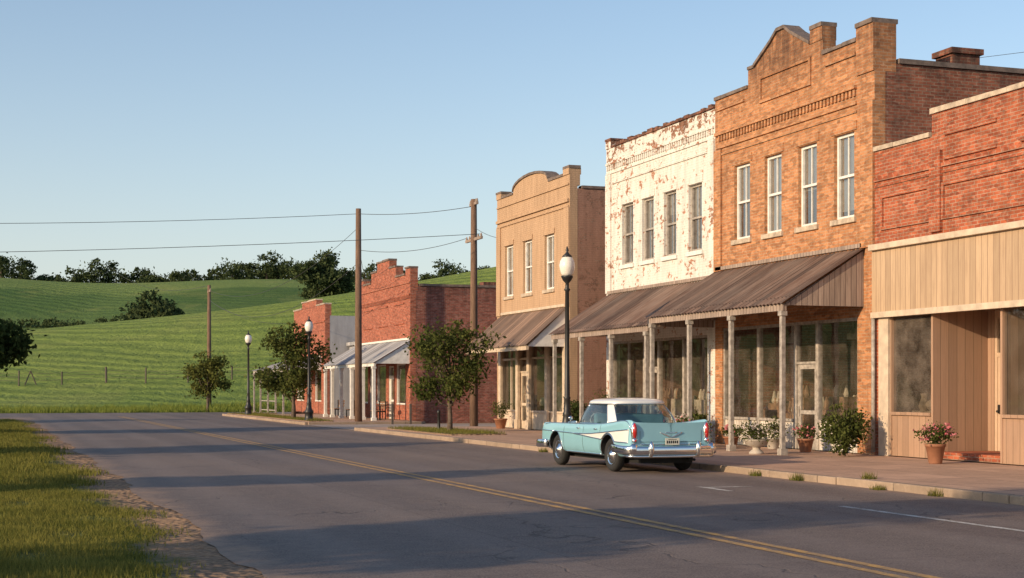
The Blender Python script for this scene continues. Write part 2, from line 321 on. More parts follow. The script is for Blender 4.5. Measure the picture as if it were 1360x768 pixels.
def fast(name,V,F,mat,parent=None,world=True):
    me=bpy.data.meshes.new(name); k=F.shape[1]
    me.vertices.add(len(V)); me.vertices.foreach_set('co',V.astype(np.float32).ravel())
    me.loops.add(F.size); me.loops.foreach_set('vertex_index',F.astype(np.int32).ravel())
    me.polygons.add(len(F)); me.polygons.foreach_set('loop_start',np.arange(0,F.size,k,dtype=np.int32)); 
    me.update(calc_edges=True); me.validate(); me.materials.append(M[mat])
    o=bpy.data.objects.new(name,me); scene.collection.objects.link(o)
    if parent:
        o.parent=parent
        if world: o.matrix_parent_inverse=Matrix.Translation(-parent.location)
    return o
# ------------------------------------------------------------------ terrain
def sstep(a,b,x):
    t=np.clip((x-a)/(b-a),0,1); return t*t*(3-2*t)
def hgt(X,Y):
    X=np.asarray(X,float);Y=np.asarray(Y,float)
    s=X*SP+Y*CP; t=X*CP-Y*SP
    H1=np.clip(7.6+(t+75)*.15+.8*np.sin(t/17.),4,19)
    HT=33+1.1*np.sin(t/38.+.5)+.7*np.sin(t/15.)-np.clip((t+60)/60,0,1)*2.2
    z=H1*sstep(110,208,s)-8*np.exp(-((s-254)/26)**2)+(HT-H1)*sstep(258,432,s)
    z-= 12*sstep(520,900,s)
    return z*sstep(112.5,124,Y)
def h1(x,y): return float(hgt(x,y))
def hill(s,t): return s*SP+t*CP, s*CP-t*SP
xs=np.unique(np.concatenate([np.linspace(-1500,-200,20),np.linspace(-200,220,141),np.linspace(220,1800,24)]))
ys=np.unique(np.concatenate([np.linspace(-300,100,14),np.linspace(100,480,152),np.linspace(480,2500,34)]))
XX,YY=np.meshgrid(xs,ys); ZZ=hgt(XX,YY)-.004
V=np.stack([XX.ravel(),YY.ravel(),ZZ.ravel()],1); nx=len(xs); ny=len(ys)
I=np.arange(nx*ny).reshape(ny,nx); F=np.stack([I[:-1,:-1].ravel(),I[:-1,1:].ravel(),I[1:,1:].ravel(),I[1:,:-1].ravel()],1)
g=fast('ground',V,F,'terrain'); g.data.polygons.foreach_set('use_smooth',[True]*len(F))
p=P(); y=-20.0
left=[]
while y<84: left.append((2.4+random.uniform(-.06,.06)+.08*math.sin(y*.7),y)); y+=.35
for k in range(0,10):
    a=k/9*math.pi/2; left.append((2.4-10*(1-math.cos(a)),84+13*math.sin(a)))
prev=None
for (x,yy) in left:
    if prev: p.quad((prev[0],prev[1],.004),(14.3,prev[1],.004),(14.3,yy,.004),(x,yy,.004))
    prev=(x,yy)
p.quad((-160,97,.004),(160,97,.004),(160,111,.004),(-160,111,.004))
p.build('road',None,['asphalt'])
p=P()
for xx in (7.72,7.98): p.quad((xx,-15,.009),(xx+.12,-15,.009),(xx+.12,96,.009),(xx,96,.009))
p.build('centre_line_marking',None,['yellow'])
p=P(); p.quad((11.63,-15,.009),(11.75,-15,.009),(11.75,19,.009),(11.63,19,.009)); p.quad((11.63,22.4,.009),(11.75,22.4,.009),(11.75,23.6,.009),(11.63,23.6,.009))
p.quad((11.75,23.3,.009),(12.6,23.3,.009),(12.6,23.42,.009),(11.75,23.42,.009))
p.build('parking_line_marking',None,['wline'])
p=P(); p.box(14.46,19.99,-15,60.4,-.05,.13); p.box(20,42,-15,19.9,-.05,.128); p.build('sidewalk',None,['walk'],bevel=.01)
p=P(); p.box(14.46,19.99,70.6,95,-.05,.13); p.build('sidewalk',None,['walk'],bevel=.01)
p=P(); p.quad((14.3,60.4,.014),(42,60.4,.014),(42,70.6,.014),(14.3,70.6,.014)); p.quad((20,59.3,.010),(42,59.3,.010),(42,60.39,.010),(20,60.39,.010)); p.build('side_street_pavement',None,['apron'])
p=P()
def kerbrun(y0,y1):
    y=y0
    while y<y1-.1:
        e=min(y+2.4,y1); j=random.uniform(-.014,.014); p.box(14.29+j,14.455,y,e-.012,-.05,.135+random.uniform(-.004,.004)); y=e
kerbrun(-15,60.4); kerbrun(70.6,96.9)
p.box(14.46,20.2,60.41,60.55,-.05,.134); p.box(14.46,20.2,70.45,70.59,-.05,.134); p.build('kerb',None,['kerb'],bevel=.02)
def bed(x0,x1,y0,y1,n):
    e=empty('planting_bed',((x0+x1)/2,(y0+y1)/2,.13)); q=P(); q.box(x0,x1,y0,y1,.10,.165); q.build('soil',e,[M['terrain']],bevel=.02)
    blades('grass',x0,x1,y0,y1,n,.05,.14,.165,e)
def blades(name,x0,x1,y0,y1,n,hmin,hmax,z0,parent,mat='grassb',w=.006,zf=None,mask=None,ypow=1.0):
    x=rng.uniform(x0,x1,n); y=y0+(y1-y0)*rng.random(n)**ypow
    if mask is not None:
        k=mask(x,y); x=x[k];y=y[k]; n=len(x)
    h=rng.uniform(hmin,hmax,n)*(.55+.9*(0.5+0.5*np.sin(x*2.1+np.sin(y*1.3)*2)*np.sin(y*.9+x)))
    a=rng.uniform(0,2*np.pi,n); dx=np.cos(a)*w; dy=np.sin(a)*w
    lx=rng.normal(0,.35,n)*h; ly=rng.normal(0,.35,n)*h
    z=np.full(n,z0) if zf is None else zf(x,y)
    V=np.empty((n,3,3)); V[:,0]=np.stack([x-dx,y-dy,z],1); V[:,1]=np.stack([x+dx,y+dy,z],1); V[:,2]=np.stack([x+lx,y+ly,z+h],1)
    return fast(name,V.reshape(-1,3),np.arange(n*3).reshape(n,3),mat,parent)
def vm(x,y):
    e=x+.5*np.sin(y*.55)*.5+.25*np.sin(y*1.9+x)+rng.normal(0,.20,len(x)); bare=np.sin(x*3.1+y*.8)*np.sin(y*1.7-x*1.3)+rng.normal(0,.25,len(x)); return (e<1.6)&(x<2.38)&(bare<.72)
blades('grass_verge',-1.6,2.35,10.5,28,130000,.03,.085,-.004,None,mask=vm,ypow=1.25)
blades('grass_verge',-1.6,2.35,28,86,70000,.06,.14,-.004,None,mask=vm,w=.012,ypow=1.2)
blades('crop_edge_grass',-45,40,112,121,42000,.2,.5,0,None,mat='crop',w=.03,zf=lambda x,y:hgt(x,y)-.02)
bed(14.9,16.9,48.8,57.5,5000); bed(14.7,15.9,71.5,94,7000); bed(14.6,17.5,95.0,96.9,600)

# ------------------------------------------------------------------ foliage
def leaves(lobes,n,size,clump=22,spread=.28):
    L=np.array([[*c,*r] for c,r in lobes]); wt=(L[:,3]*L[:,4]*L[:,5])**(2/3); wt/=wt.sum()
    nc=max(6,n//clump); li=rng.choice(len(L),nc,p=wt)
    d=rng.normal(size=(nc,3)); d/=np.linalg.norm(d,axis=1)[:,None]
    rr=(.45+.62*rng.random(nc)**.6)[:,None]
    C=L[li,:3]+d*L[li,3:]*rr; sc=L[li,3:].mean(1)*spread*rng.uniform(.5,1.4,nc)
    k=rng.integers(0,nc,n); c=C[k]+rng.normal(size=(n,3))*sc[k][:,None]*np.array([1,1,.7])
    a=rng.normal(size=(n,3)); a/=np.linalg.norm(a,axis=1)[:,None]; b=np.cross(a,rng.normal(size=(n,3))); b/=np.linalg.norm(b,axis=1)[:,None]
    s=(size*rng.uniform(.6,1.25,n))[:,None]
    V=np.stack([c+a*s,c+b*s*.55,c-a*s,c-b*s*.55],1).reshape(-1,3); return V
def tree(name,x,y,z,h,r,n,size,cb=.35,mat='leaf',seed=1,nl=9,lean=0,tr=.09,core=.5,clump=22,spread=.28):
    rd=random.Random(seed); e=empty(name,(x,y,z)); zc=z+h*(cb+(1-cb)/2); rz=h*(1-cb)/2
    lobes=[((x+lean,y,zc-rz*.1),(r*core,r*core,rz*.65))]
    for i in range(nl):
        a=2*math.pi*i/nl+rd.uniform(-.5,.5); u=rd.uniform(-.85,.8); q=math.sqrt(max(0.1,1-u*u))*r*rd.uniform(.45,.85)
        k=rd.uniform(.22,.42); lobes.append(((x+lean+q*math.cos(a),y+q*math.sin(a),zc+u*rz*.85),(r*k,r*k,rz*k*.8)))
    lobes.append(((x+lean+rd.uniform(-.25,.25)*r,y,zc+rz*.72),(r*.3,r*.3,rz*.33)))
    q=P(); R=tr*h/5+.02
    top=(x+lean*.8,y,z+h*.8); q.tube([(x,y,z-.1),(x+.02,y,z+h*.12),(x+lean*.3,y+.03,z+h*cb),(x+lean*.6,y,z+h*.6),top],[R*1.35,R,R*.8,R*.5,R*.15],8)
    for c,rad in lobes[1:]:
        s0=Vector((x+lean*.4,y,z+h*rd.uniform(cb*.75,.55))); c=Vector(c); md=(s0+c)/2+Vector((0,0,-.05*h*rd.random()))
        q.tube([s0,md,c],[R*.45,R*.3,R*.1],5)
    q.build('trunk_and_limbs',e,['bark'],smooth=True)
    V=leaves(lobes,n,size,clump,spread); fast('foliage',V,np.arange(len(V)).reshape(-1,4),mat,e); return e
tree('street_tree',16.0,52.6,.15,3.9,1.5,4600,.085,.28,'leaf',3,nl=13,core=.38,clump=16,spread=.42)
tree('street_tree',15.4,79,.15,4.8,1.75,5200,.11,.20,'leaf',5,nl=14,core=.42,clump=16,spread=.4)
tree('street_tree',15.6,113.0,.0,4.3,1.7,3500,.12,.22,'leafbr',8,nl=12,core=.4,clump=16,spread=.4)
tree('oak_tree',-2.3,60,0,5.8,3.3,15000,.13,.14,'leafdk',11,nl=14)
tree('oak_tree',-8.5,12.2,0,7.6,2.4,7000,.16,.25,'leafdk',12)
tree('oak_tree',-8.5,24.0,0,6.4,1.6,4500,.15,.3,'leaf',13)
tree('oak_tree',-9,39,0,7.4,2.3,6000,.17,.22,'leafdk',14)
tree('oak_tree',-12,3,0,8.4,3.0,5000,.17,.22,'leafdk',15)
tree('oak_tree',-14,78,0,8.0,3.6,6000,.2,.2,'leafdk',16)
X,Y=hill(246,-59); tree('field_oak_tree',X,Y,h1(X,Y)-.5,15,5.2,9000,.38,.1,'leafhaze',21,nl=14)
X,Y=hill(330,-41); tree('field_oak_tree',X,Y,h1(X,Y)-.5,12.5,6.4,10000,.42,.08,'leafhaze',22,nl=14)
lob=[]; q=P()
def mass(t,w,h,s=436,cnt=None):
    cnt=cnt or max(2,int(w/2.6)); h*=1.6
    for i in range(cnt):
        tt=t+(i/(cnt-1)-.5)*w*.85+random.uniform(-.8,.8); ss=s+random.uniform(-5,6); X,Y=hill(ss,tt); z=h1(X,Y)-.5
        hh=h*random.uniform(.7,1.05)*(1-.35*abs(i/(cnt-1)-.5)*2); r=random.uniform(2.4,3.6)
        lob.append(((X,Y,z+hh*.5),(r,r,hh*.45))); 
        for k in range(4): lob.append(((X+random.uniform(-r,r)*.9,Y+random.uniform(-1,1),z+hh*random.uniform(.3,.9)),(r*.5,r*.5,hh*.2)))
        q.tube([(X,Y,z-.5),(X,Y,z+hh*.5)],.25,5)
for t,w,h in [(-147,16,5.6),(-118,17,4.8),(-107,9,3.4),(-94,20,3.0),(-83,8,5.0),(-70,21,5.8),(-58,10,3.0),(-43,11,5),(-34,12,4.0),(-25,11,4),(-16.5,11,6.2),(-9,9,5.0),(-132,14,2.2),(-52,14,2.2),(-100,14,2.2),(-76,14,3),(4,14,6),(24,20,7),(50,25,7),(-175,22,7),(-205,25,7)]: mass(t,w,h)
e=empty('distant_trees',(*hill(436,-70),30)); q.build('trunks',e,['bark'])
V=leaves(lob,76000,.42,18,.3); fast('foliage',V,np.arange(len(V)).reshape(-1,4),'leafhaze',e)
lob=[]
for i in range(15):
    t=-118+i*2.6; X,Y=hill(330+5*math.sin(i*.4),t); z=h1(X,Y); lob.append(((X,Y,z+.8),(2,1.2,random.uniform(.8,1.6))))
V=leaves(lob,3500,.3,18,.3); fast('hedgerow',V,np.arange(len(V)).reshape(-1,4),'leafhaze')
lob=[]
for i in range(26):
    X=-26-random.uniform(0,10); Y=30+i*2.9; lob.append(((X,Y,4.2),(3.2,3.2,3.6)))
    for k in range(3): lob.append(((X+random.uniform(-3,3),Y+random.uniform(-3,3),random.uniform(2,7.5)),(1.5,1.5,1.4)))
V=leaves(lob,15000,.34,18,.3); fast('reflection_tree_belt',V,np.arange(len(V)).reshape(-1,4),'leafdk')  # out-of-view trees added to cut the bright field reflected in shop windows

e=empty('field_fence',(*hill(136,-30),1)); q=P(); last=None
for i in range(34):
    X,Y=hill(136+.6*math.sin(i),-52+i*1.9); z=h1(X,Y); hh=1.25+random.uniform(-.12,.2)
    if i%2==0: q.tube([(X,Y,z-.2),(X+random.uniform(-.04,.04),Y,z+hh)],.075 if i%8 else .11,6)
    if last:
        for k in (.45,.8,1.08): q.tube([(last[0],last[1],last[2]+k),(X,Y,z+k)],.014,4)
    last=(X,Y,z)
X,Y=hill(136,-44); z=h1(X,Y); q.tube([(X,Y,z),(X+.5,Y,z+1.3)],.06,6); q.tube([(X+1,Y,z),(X+.5,Y,z+1.3)],.06,6)
q.build('posts_and_wire',e,['fencew'])

# ------------------------------------------------------------------ poles and wires
def upole(x,y,z,h,arms,nm='utility_pole'):
    e=empty(nm,(x,y,z)); q=P(); q.tube([(x,y,z-.2),(x,y,z+h*.5),(x,y,z+h)],[.19,.165,.13],12); q.build('pole',e,['polewood'],smooth=True)
    if arms:
        q=P()
        for dz,L in arms:
            q.box(x-.05,x+.05,y-L,y-.14,z+h-dz-.06,z+h-dz+.06); q.box(x-.05,x+.05,y+.14,y+L,z+h-dz-.06,z+h-dz+.06)
            for s in (-1,-.6,.6,1): q.lathe(x,y+s*L*.93,[(.03,z+h-dz+.06),(.05,z+h-dz+.1),(.02,z+h-dz+.2)],8)
        q.build('crossarm',e,['greywood'])
    return (x,y,z+h)
A=upole(20.05,62.3,0,9.95,[(1.75,1.1),(.2,.5)])
B=upole(17.05,71.2,.13,10.3,[])
C=upole(16.9,121.5,0,10.0,[(.5,.8)]); D=upole(-34,70,0,9.4,[(.4,.8)])
q=P()
def wire(a,b,sag,r=.016):
    a=Vector(a);b=Vector(b); q.tube([a.lerp(b,t/24)-Vector((0,0,sag*4*(t/24)*(1-t/24))) for t in range(25)],r,4)
A2=(A[0],A[1],A[2]-.3);B1=(B[0],B[1],B[2]-.25)
wire(A2,B1,.15,.013); wire(B1,(D[0],D[1],D[2]-.2),.9,.012); wire((A[0],A[1]-1,A[2]-1.6),(D[0],D[1],D[2]-2.3),.7,.012)
wire((A[0],A[1]+1,A[2]-1.6),(B[0],B[1],B[2]-2.0),.3,.012); wire((B[0],B[1],B[2]-.9),(C[0],C[1],C[2]-.4),1.6,.014); wire((B[0],B[1],B[2]-2.6),(C[0],C[1]-.8,C[2]-1.3),1.9,.014)
wire((A[0],A[1],A[2]-1.2),(FX+.5,57,7.9),.3,.01); wire((B[0],B[1],B[2]-1.6),(20.3,82,7.3),.5,.01)
wire((C[0],C[1],C[2]-1.2),(20.3,101,6.2),.7,.012); wire(C,(14,190,17),1.5)
wire((22.5,33,10.0),(34,22,11.2),.2,.006)
q.build('overhead_wires',None,['wire'])

def lamp(x,y,z,h):
    e=empty('street_lamp',(x,y,z)); k=h/5.3
    q=P(); q.lathe(0,0,[(.24,0),(.24,.08),(.20,.12),(.20,.38),(.23,.42),(.23,.48),(.15,.60),(.11,.85),(.13,.90),(.095,.96),(.085,1.3),(.10,1.33),(.075,1.37),(.055,4.2*k),(.09,4.24*k),(.055,4.3*k),(.05,4.42*k),(.12,4.5*k),(.16,4.58*k),(.17,4.62*k)],14)
    q.lathe(0,0,[(.13,5.12*k),(.14,5.15*k),(.06,5.22*k),(.03,5.27*k),(.045,5.31*k),(.01,5.42*k)],12)
    q.build('post',e,['black'],smooth=True,world=False)
    q=P(); q.lathe(0,0,[(.12,4.6*k),(.17,4.68*k),(.205,4.80*k),(.215,4.90*k),(.19,5.02*k),(.125,5.13*k)],18); q.build('globe',e,['globe'],smooth=True,world=False)
lamp(15.0,38.3,.13,5.35); lamp(15.0,73,.13,5.05); lamp(15.0,91,.13,5.0)
def bollard(x,y,h=.75):
    e=empty('bollard',(x,y,.13)); q=P(); q.lathe(0,0,[(.085,0),(.07,.03),(.06,.06),(.055,h*.8),(.075,h*.83),(.075,h*.88),(.05,h*.95),(.01,h)],12); q.build('post',e,['black'],smooth=True,world=False)
bollard(16.3,55.0,.8)
def wpost(x,y,h):
    e=empty('wooden_post',(x,y,.0)); q=P(); q.box(-.05,.05,-.05,.05,0,h); q.build('post',e,['fencew'],bevel=.01,world=False)
wpost(18.4,69.9,1.0); wpost(19.3,69.9,1.0)

# ------------------------------------------------------------------ buildings
def facade(q,y0,y1,z0,z1,ops,m=0,x=FX,th=.3):
    Ys=sorted(set([y0,y1]+[o[0] for o in ops]+[o[1] for o in ops])); Zs=sorted(set([z0,z1]+[o[2] for o in ops]+[o[3] for o in ops]))
    for a,b in zip(Ys,Ys[1:]):
        for c,d in zip(Zs,Zs[1:]):
            ym=(a+b)/2; zm=(c+d)/2
            if any(o[0]<ym<o[1] and o[2]<zm<o[3] for o in ops): continue
            q.quad((x,a,c),(x,b,c),(x,b,d),(x,a,d),m)
    for yy in (y0,y1): q.quad((x,yy,z0),(x+th,yy,z0),(x+th,yy,z1),(x,yy,z1),m)
    for a,b,c,d in ops:
        q.quad((x,a,c),(x+th,a,c),(x+th,a,d),(x,a,d),m); q.quad((x,b,c),(x+th,b,c),(x+th,b,d),(x,b,d),m)
        q.quad((x,a,c),(x+th,a,c),(x+th,b,c),(x,b,c),m); q.quad((x,a,d),(x+th,a,d),(x+th,b,d),(x,b,d),m)
def shell(e,y0,y1,z1,depth,side,zfl=4.45,xs=FX+.3):
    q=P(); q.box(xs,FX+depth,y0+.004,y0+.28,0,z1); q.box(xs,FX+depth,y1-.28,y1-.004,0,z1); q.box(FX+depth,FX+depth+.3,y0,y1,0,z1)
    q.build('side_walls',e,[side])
    q=P(); q.box(xs,FX+depth,y0+.281,y1-.281,z1-.7,z1-.6); q.build('roof',e,['roofdk'])
    q=P(); q.box(xs,FX+depth,y0+.281,y1-.281,zfl,zfl+.2); q.box(FX+4.5,FX+4.6,y0+.281,y1-.281,.15,zfl-.01); q.build('interior_walls',e,['interior'])
    q=P(); q.box(FX+.0,FX+4.49,y0+.285,y1-.285,0,.145); q.build('floor',e,['intfloor'])
    q=P()
    for i in range(13):
        yy=random.uniform(y0+.6,y1-1.2); xx=FX+random.choice((.35,.5,.8,1.5,2.5,3.3)); w=random.uniform(.3,.9); h=random.uniform(.7,1.5); q.box(xx,xx+.35,yy,yy+w,.15,.15+h,random.choice((0,0,1)))
        z=.151+h
        for k in range(3):
            a=yy+w*(.15+.3*k); q.lathe(xx+.15,a,[(.06,z),(.09,z+.06),(.07,z+random.uniform(.12,.3)),(.03,z+.33)],8,random.choice((0,1)))
    for k in range(4): q.box(FX+4.1,FX+4.45,y0+1,y1-1,.8+k*.55,.84+k*.55,0)
    for k in range(34):
        yy=random.uniform(y0+1,y1-1.3); q.box(FX+4.15,FX+4.4,yy,yy+random.uniform(.1,.3),.841+(k%4)*.55,.84+(k%4)*.55+random.uniform(.15,.4),k%2)
    for k in range(4):
        a=y0+1+k*(y1-y0-2)/4; q.box(FX+4.46,FX+4.49,a,a+.7,3.0,3.6,1); q.lathe(FX+1.4,a+.6,[(.02,4.4),(.02,3.3),(.16,3.15),(.17,3.0)],10,1)
    q.build('shop_fittings',e,['goods','goods2'])
def sash(e,yc,w,z0,z1,fm='whitep',blind=.5,x=FX,sill='stone'):
    a,b=yc-w/2,yc+w/2; q=P(); X0,X1=x+.09,x+.17; t=.075
    q.box(X0,X1,a,a+t,z0,z1); q.box(X0,X1,b-t,b,z0,z1); q.box(X0+.001,X1,a+t,b-t,z1-t,z1); q.box(X0+.001,X1,a+t,b-t,z0,z0+t)
    zm=(z0+z1)/2; q.box(X0-.02,X1-.02,a+t,b-t,zm-.03,zm+.03)
    q.box(X0+.03,X1-.01,yc-.014,yc+.014,z0+t,zm-.03); q.box(X0+.03,X1-.01,yc-.014,yc+.014,zm+.03,z1-t)
    q.build('window_frame',e,[fm])
    q=P(); q.quad((x+.145,a+t,z0+t),(x+.145,b-t,z0+t),(x+.145,b-t,z1-t),(x+.145,a+t,z1-t)); q.build('window_glass',e,['glassup'])
    q=P(); q.box(x-.07,x+.085,a-.1,b+.1,z0-.13,z0-.001); q.build('window_sill',e,[sill],bevel=.01)
    q=P()
    if blind>0: q.quad((x+.20,a+.03,z1-(z1-z0)*blind),(x+.20,b-.03,z1-(z1-z0)*blind),(x+.20,b-.03,z1-.02),(x+.20,a+.03,z1-.02)); 
    q.box(x+.6,x+.62,a-.3,b+.3,z0-.3,z1+.3,1); q.build('window_blind',e,['blind','intfloor'])
def store(e,bays,z0,z1,frame,panel,sillz=.75,transom=None,x=FX,glass='glass'):
    fr=P();gl=P();pn=P()
    tz=transom or z1
    for a,b,t in bays:
        fr.box(x+.04,x+.16,a,a+.07,z0,z1); fr.box(x+.04,x+.16,b-.07,b,z0,z1); fr.box(x+.041,x+.16,a+.07,b-.07,z1-.08,z1)
        if transom: fr.box(x+.041,x+.155,a+.07,b-.07,tz-.04,tz+.04)
        if t=='win':
            pn.box(x+.06,x+.15,a+.07,b-.07,z0,sillz); fr.box(x+.0,x+.18,a+.07,b-.07,sillz,sillz+.07)
            gl.quad((x+.1,a+.07,sillz+.07),(x+.1,b-.07,sillz+.07),(x+.1,b-.07,z1-.08),(x+.1,a+.07,z1-.08))
            if b-a>2.1: m=(a+b)/2; fr.box(x+.05,x+.14,m-.025,m+.025,sillz+.07,z1-.08)
        elif t=='door':
            dz=min(2.35,tz-.05); xx=x+.12
            fr.box(xx-.03,xx+.03,a+.07,a+.2,z0,dz); fr.box(xx-.03,xx+.03,b-.2,b-.07,z0,dz); fr.box(xx-.03,xx+.03,a+.2,b-.2,dz-.13,dz); fr.box(xx-.03,xx+.03,a+.2,b-.2,z0,z0+.3); fr.box(xx-.03,xx+.03,a+.2,b-.2,1.05,1.15)
            fr.box(x+.05,x+.155,a+.07,b-.07,dz,dz+.06)
            gl.quad((xx,a+.2,z0+.3),(xx,b-.2,z0+.3),(xx,b-.2,dz-.13),(xx,a+.2,dz-.13)); gl.quad((xx,a+.07,dz+.06),(xx,b-.07,dz+.06),(xx,b-.07,z1-.08),(xx,a+.07,z1-.08))
            fr.box(xx-.07,xx-.031,b-.17,b-.14,1.0,1.25)
        else: pn.box(x+.05,x+.16,a+.07,b-.07,z0,z1-.08)
    fr.build('storefront_frame',e,[frame]); gl.build('storefront_glass',e,[glass]); pn.build('storefront_panel',e,[panel])
def awning(e,y0,y1,xe,zw,ze,roof,endm,posts,postm,pz=.13,xw=FX,fascia='greywood',pw=.11,endwall=True):
    q=P(); n=int((y1-y0)/.045)
    for k in range(n):
        a=y0-.12+(y1-y0+.24)*k/n; b=y0-.12+(y1-y0+.24)*(k+1)/n
        za=.018*math.sin(a*2*math.pi/.18); zb=.018*math.sin(b*2*math.pi/.18)
        q.quad((xe-.12,a,ze-.09+za),(xe-.12,b,ze-.09+zb),(xw,b,zw+zb),(xw,a,zw+za))
    q.build('awning_roof',e,[roof],smooth=True)
    q=P(); q.box(xe-.04,xe+.06,y0,y1,ze-.26,ze-.10)
    k=int((y1-y0)/1.2)
    for i in range(k+1):
        yy=y0+.06+(y1-y0-.12)*i/k; q.prism_y([(xe+.06,ze-.18),(xe+.06,ze-.06),(xw-.01,zw-.10),(xw-.01,zw-.22)],yy-.03,yy+.03)
    q.box(xw-.06,xw-.005,y0,y1,zw+.02,zw+.12); q.build('awning_frame',e,[fascia])
    if endwall:
        q=P()
        for ya,yb in ((y0-.03,y0-.001),(y1+.001,y1+.03)): q.prism_y([(xe+.02,ze-.13),(xw-.01,zw-.06),(xw-.01,ze-.13)],ya,yb)
        q.build('awning_end_boards',e,[endm])
    if posts:
        q=P(); h=pw/2
        for yy in posts:
            q.box(xe-h+.01,xe+h+.01,yy-h,yy+h,pz,ze-.261); q.box(xe-h-.03,xe+h+.05,yy-h-.04,yy+h+.04,pz,pz+.16); q.box(xe-h-.02,xe+h+.04,yy-h-.03,yy+h+.03,ze-.38,ze-.262)
        q.build('awning_posts',e,[postm],bevel=.008)
def cap(q,y0,y1,z,m=0,x0=FX-.06,x1=FX+.42,t=.1):
    y=y0
    while y<y1-.01:
        e=min(y1,y+random.uniform(.5,.9)); 
        if y1-e<.2: e=y1
        q.box(x0+random.uniform(0,.02),x1,y,e-.004,z+.001,z+t+random.uniform(-.02,.01),m); y=e

# --- brown two-storey
e=empty('brown_brick_building',(FX,35.15,0)); y0,y1=31.0,39.296
wins=[(37.65,.92),(35.9,.92),(34.1,.92),(32.35,.92)]
ops=[(c-w/2,c+w/2,5.9,8.0) for c,w in wins]+[(31.75,38.85,.145,3.45)]
q=P(); facade(q,y0,y1,0,9.3,ops)
q.box(FX,FX+.38,37.3,y1,9.3,10.05); q.box(FX,FX+.38,33.35,37.3,9.3,10.55); q.box(FX,FX+.38,31.75,33.35,9.3,10.15); q.box(FX-.04,FX+.6,31.0,31.75,9.3,10.45)
q.prism_x([(36.9,10.55),(33.96,10.55),(34.9,11.02),(35.25,11.25),(35.65,11.25),(36.0,11.02)],FX,FX+.38)
q.box(FX-.02,FX+.4,33.36,33.95,10.552,10.9)
q.box(FX+.3,FX+.38,y0+.01,y1-.01,9.0,9.3)
def dent(q,ya,yb,z,h=.16,pr=.07,st=.24,w=.11):
    y=ya
    while y<yb: q.box(FX-pr,FX-.001,y,y+w,z,z+h); y+=st
q.box(FX-.09,FX-.001,31.76,39.2,9.0,9.09); dent(q,31.8,39.1,8.83,.168,.05,.17,.09); q.box(FX-.05,FX-.001,31.76,39.2,8.62,8.70); q.box(FX-.035,FX-.001,31.76,39.2,8.42,8.47)
for a,b in ((31.0,31.55),(38.85,39.29)): q.box(FX-.06,FX-.001,a,b,5.1,8.6)
q.box(FX-.05,FX-.001,33.9,36.6,9.50,9.58); q.box(FX-.05,FX-.001,33.9,36.6,10.15,10.23); q.box(FX-.05,FX-.001,33.9,33.99,9.58,10.15); q.box(FX-.05,FX-.001,36.51,36.6,9.58,10.15)
q.box(FX-.05,FX-.001,37.5,39.2,9.72,9.80); q.box(FX-.05,FX-.001,31.8,33.2,9.82,9.90)
for c,w in wins: q.box(FX-.025,FX-.001,c-w/2-.12,c+w/2+.12,8.02,8.24)
q.build('brick_facade',e,['brown'])
q=P(); cap(q,37.3,y1,10.05); cap(q,36.92,37.3,10.55); cap(q,31.76,33.34,10.15); cap(q,31.0,31.75,10.45,x0=FX-.1,x1=FX+.65); cap(q,33.36,33.95,10.9)
G=[(36.93,10.56),(36.0,11.03),(35.65,11.26),(35.25,11.26),(34.9,11.03),(33.96,10.56)]
for (a,b),(c,d) in zip(G,G[1:]): q.prism_x([(a,b),(a,b+.09),(c,d+.09),(c,d)],FX-.06,FX+.42)
q.box(FX+.66,FX+18,30.95,31.33,9.5,9.62); q.build('parapet_coping',e,['coping'])
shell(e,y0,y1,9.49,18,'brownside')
for i,(c,w) in enumerate(wins): sash(e,c,w,5.9,8.0,blind=[.5,.95,.55,.9][i])
store(e,[(31.75,33.7,'win'),(33.7,34.8,'door'),(34.8,36.8,'win'),(36.8,38.85,'win')],.145,3.45,'greypaint','whitepanel',.85)
awning(e,31.5,39.2,17.85,5.1,3.82,'roofbrown','greywood',[31.6,34.2,36.6,39.0],'greypaint')
q=P(); q.box(22.55,23.35,31.5,32.2,8.9,10.0); q.box(22.48,23.42,31.43,32.27,10.0,10.14); q.build('chimney',e,['brownside'])
# --- white two-storey
e=empty('white_painted_brick_building',(FX,43.35,0)); y0,y1=39.3,47.4
wins=[(45.6,.9),(44.0,.9),(42.35,.9),(40.6,.9)]
ops=[(c-w/2,c+w/2,5.82,7.82) for c,w in wins]+[(39.8,46.95,.145,3.3)]
q=P(); facade(q,y0,y1,0,9.2,ops); q.box(FX,FX+.36,y0,y1,9.2,9.86); q.box(FX-.03,FX+.4,46.95,y1,9.861,10.12)
q.box(FX-.06,FX-.001,39.35,47.35,9.28,9.35); dent(q,39.4,47.3,9.12,.158,.04,.16,.08); q.box(FX-.04,FX-.001,39.35,47.35,8.98,9.04)
q.box(FX-.04,FX-.001,39.75,46.9,8.62,8.68); 
for a,b in ((39.31,39.7),(46.95,47.39)): q.box(FX-.05,FX-.001,a,b,4.95,8.97)
for c,w in wins: q.box(FX-.025,FX-.001,c-w/2-.08,c+w/2+.08,7.83,8.05)
q.build('brick_facade',e,['white'])
q=P(); cap(q,y0,46.94,9.86,t=.07); cap(q,46.92,y1+.02,10.12,t=.07)
for i in range(14): yy=39.5+i*.53+random.uniform(-.1,.1); q.box(FX+.02,FX+.3,yy,yy+random.uniform(.2,.4),9.935,9.935+random.uniform(.03,.09))
q.build('parapet_coping',e,['brownside'])
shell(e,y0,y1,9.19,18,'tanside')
for i,(c,w) in enumerate(wins): sash(e,c,w,5.82,7.82,'greypaint',blind=[0,.5,.35,.45][i],sill='whitep')
store(e,[(39.8,41.5,'win'),(41.5,43.3,'win'),(43.3,44.4,'door'),(44.4,46.95,'win')],.145,3.3,'greypaint','whitepanel',.75)
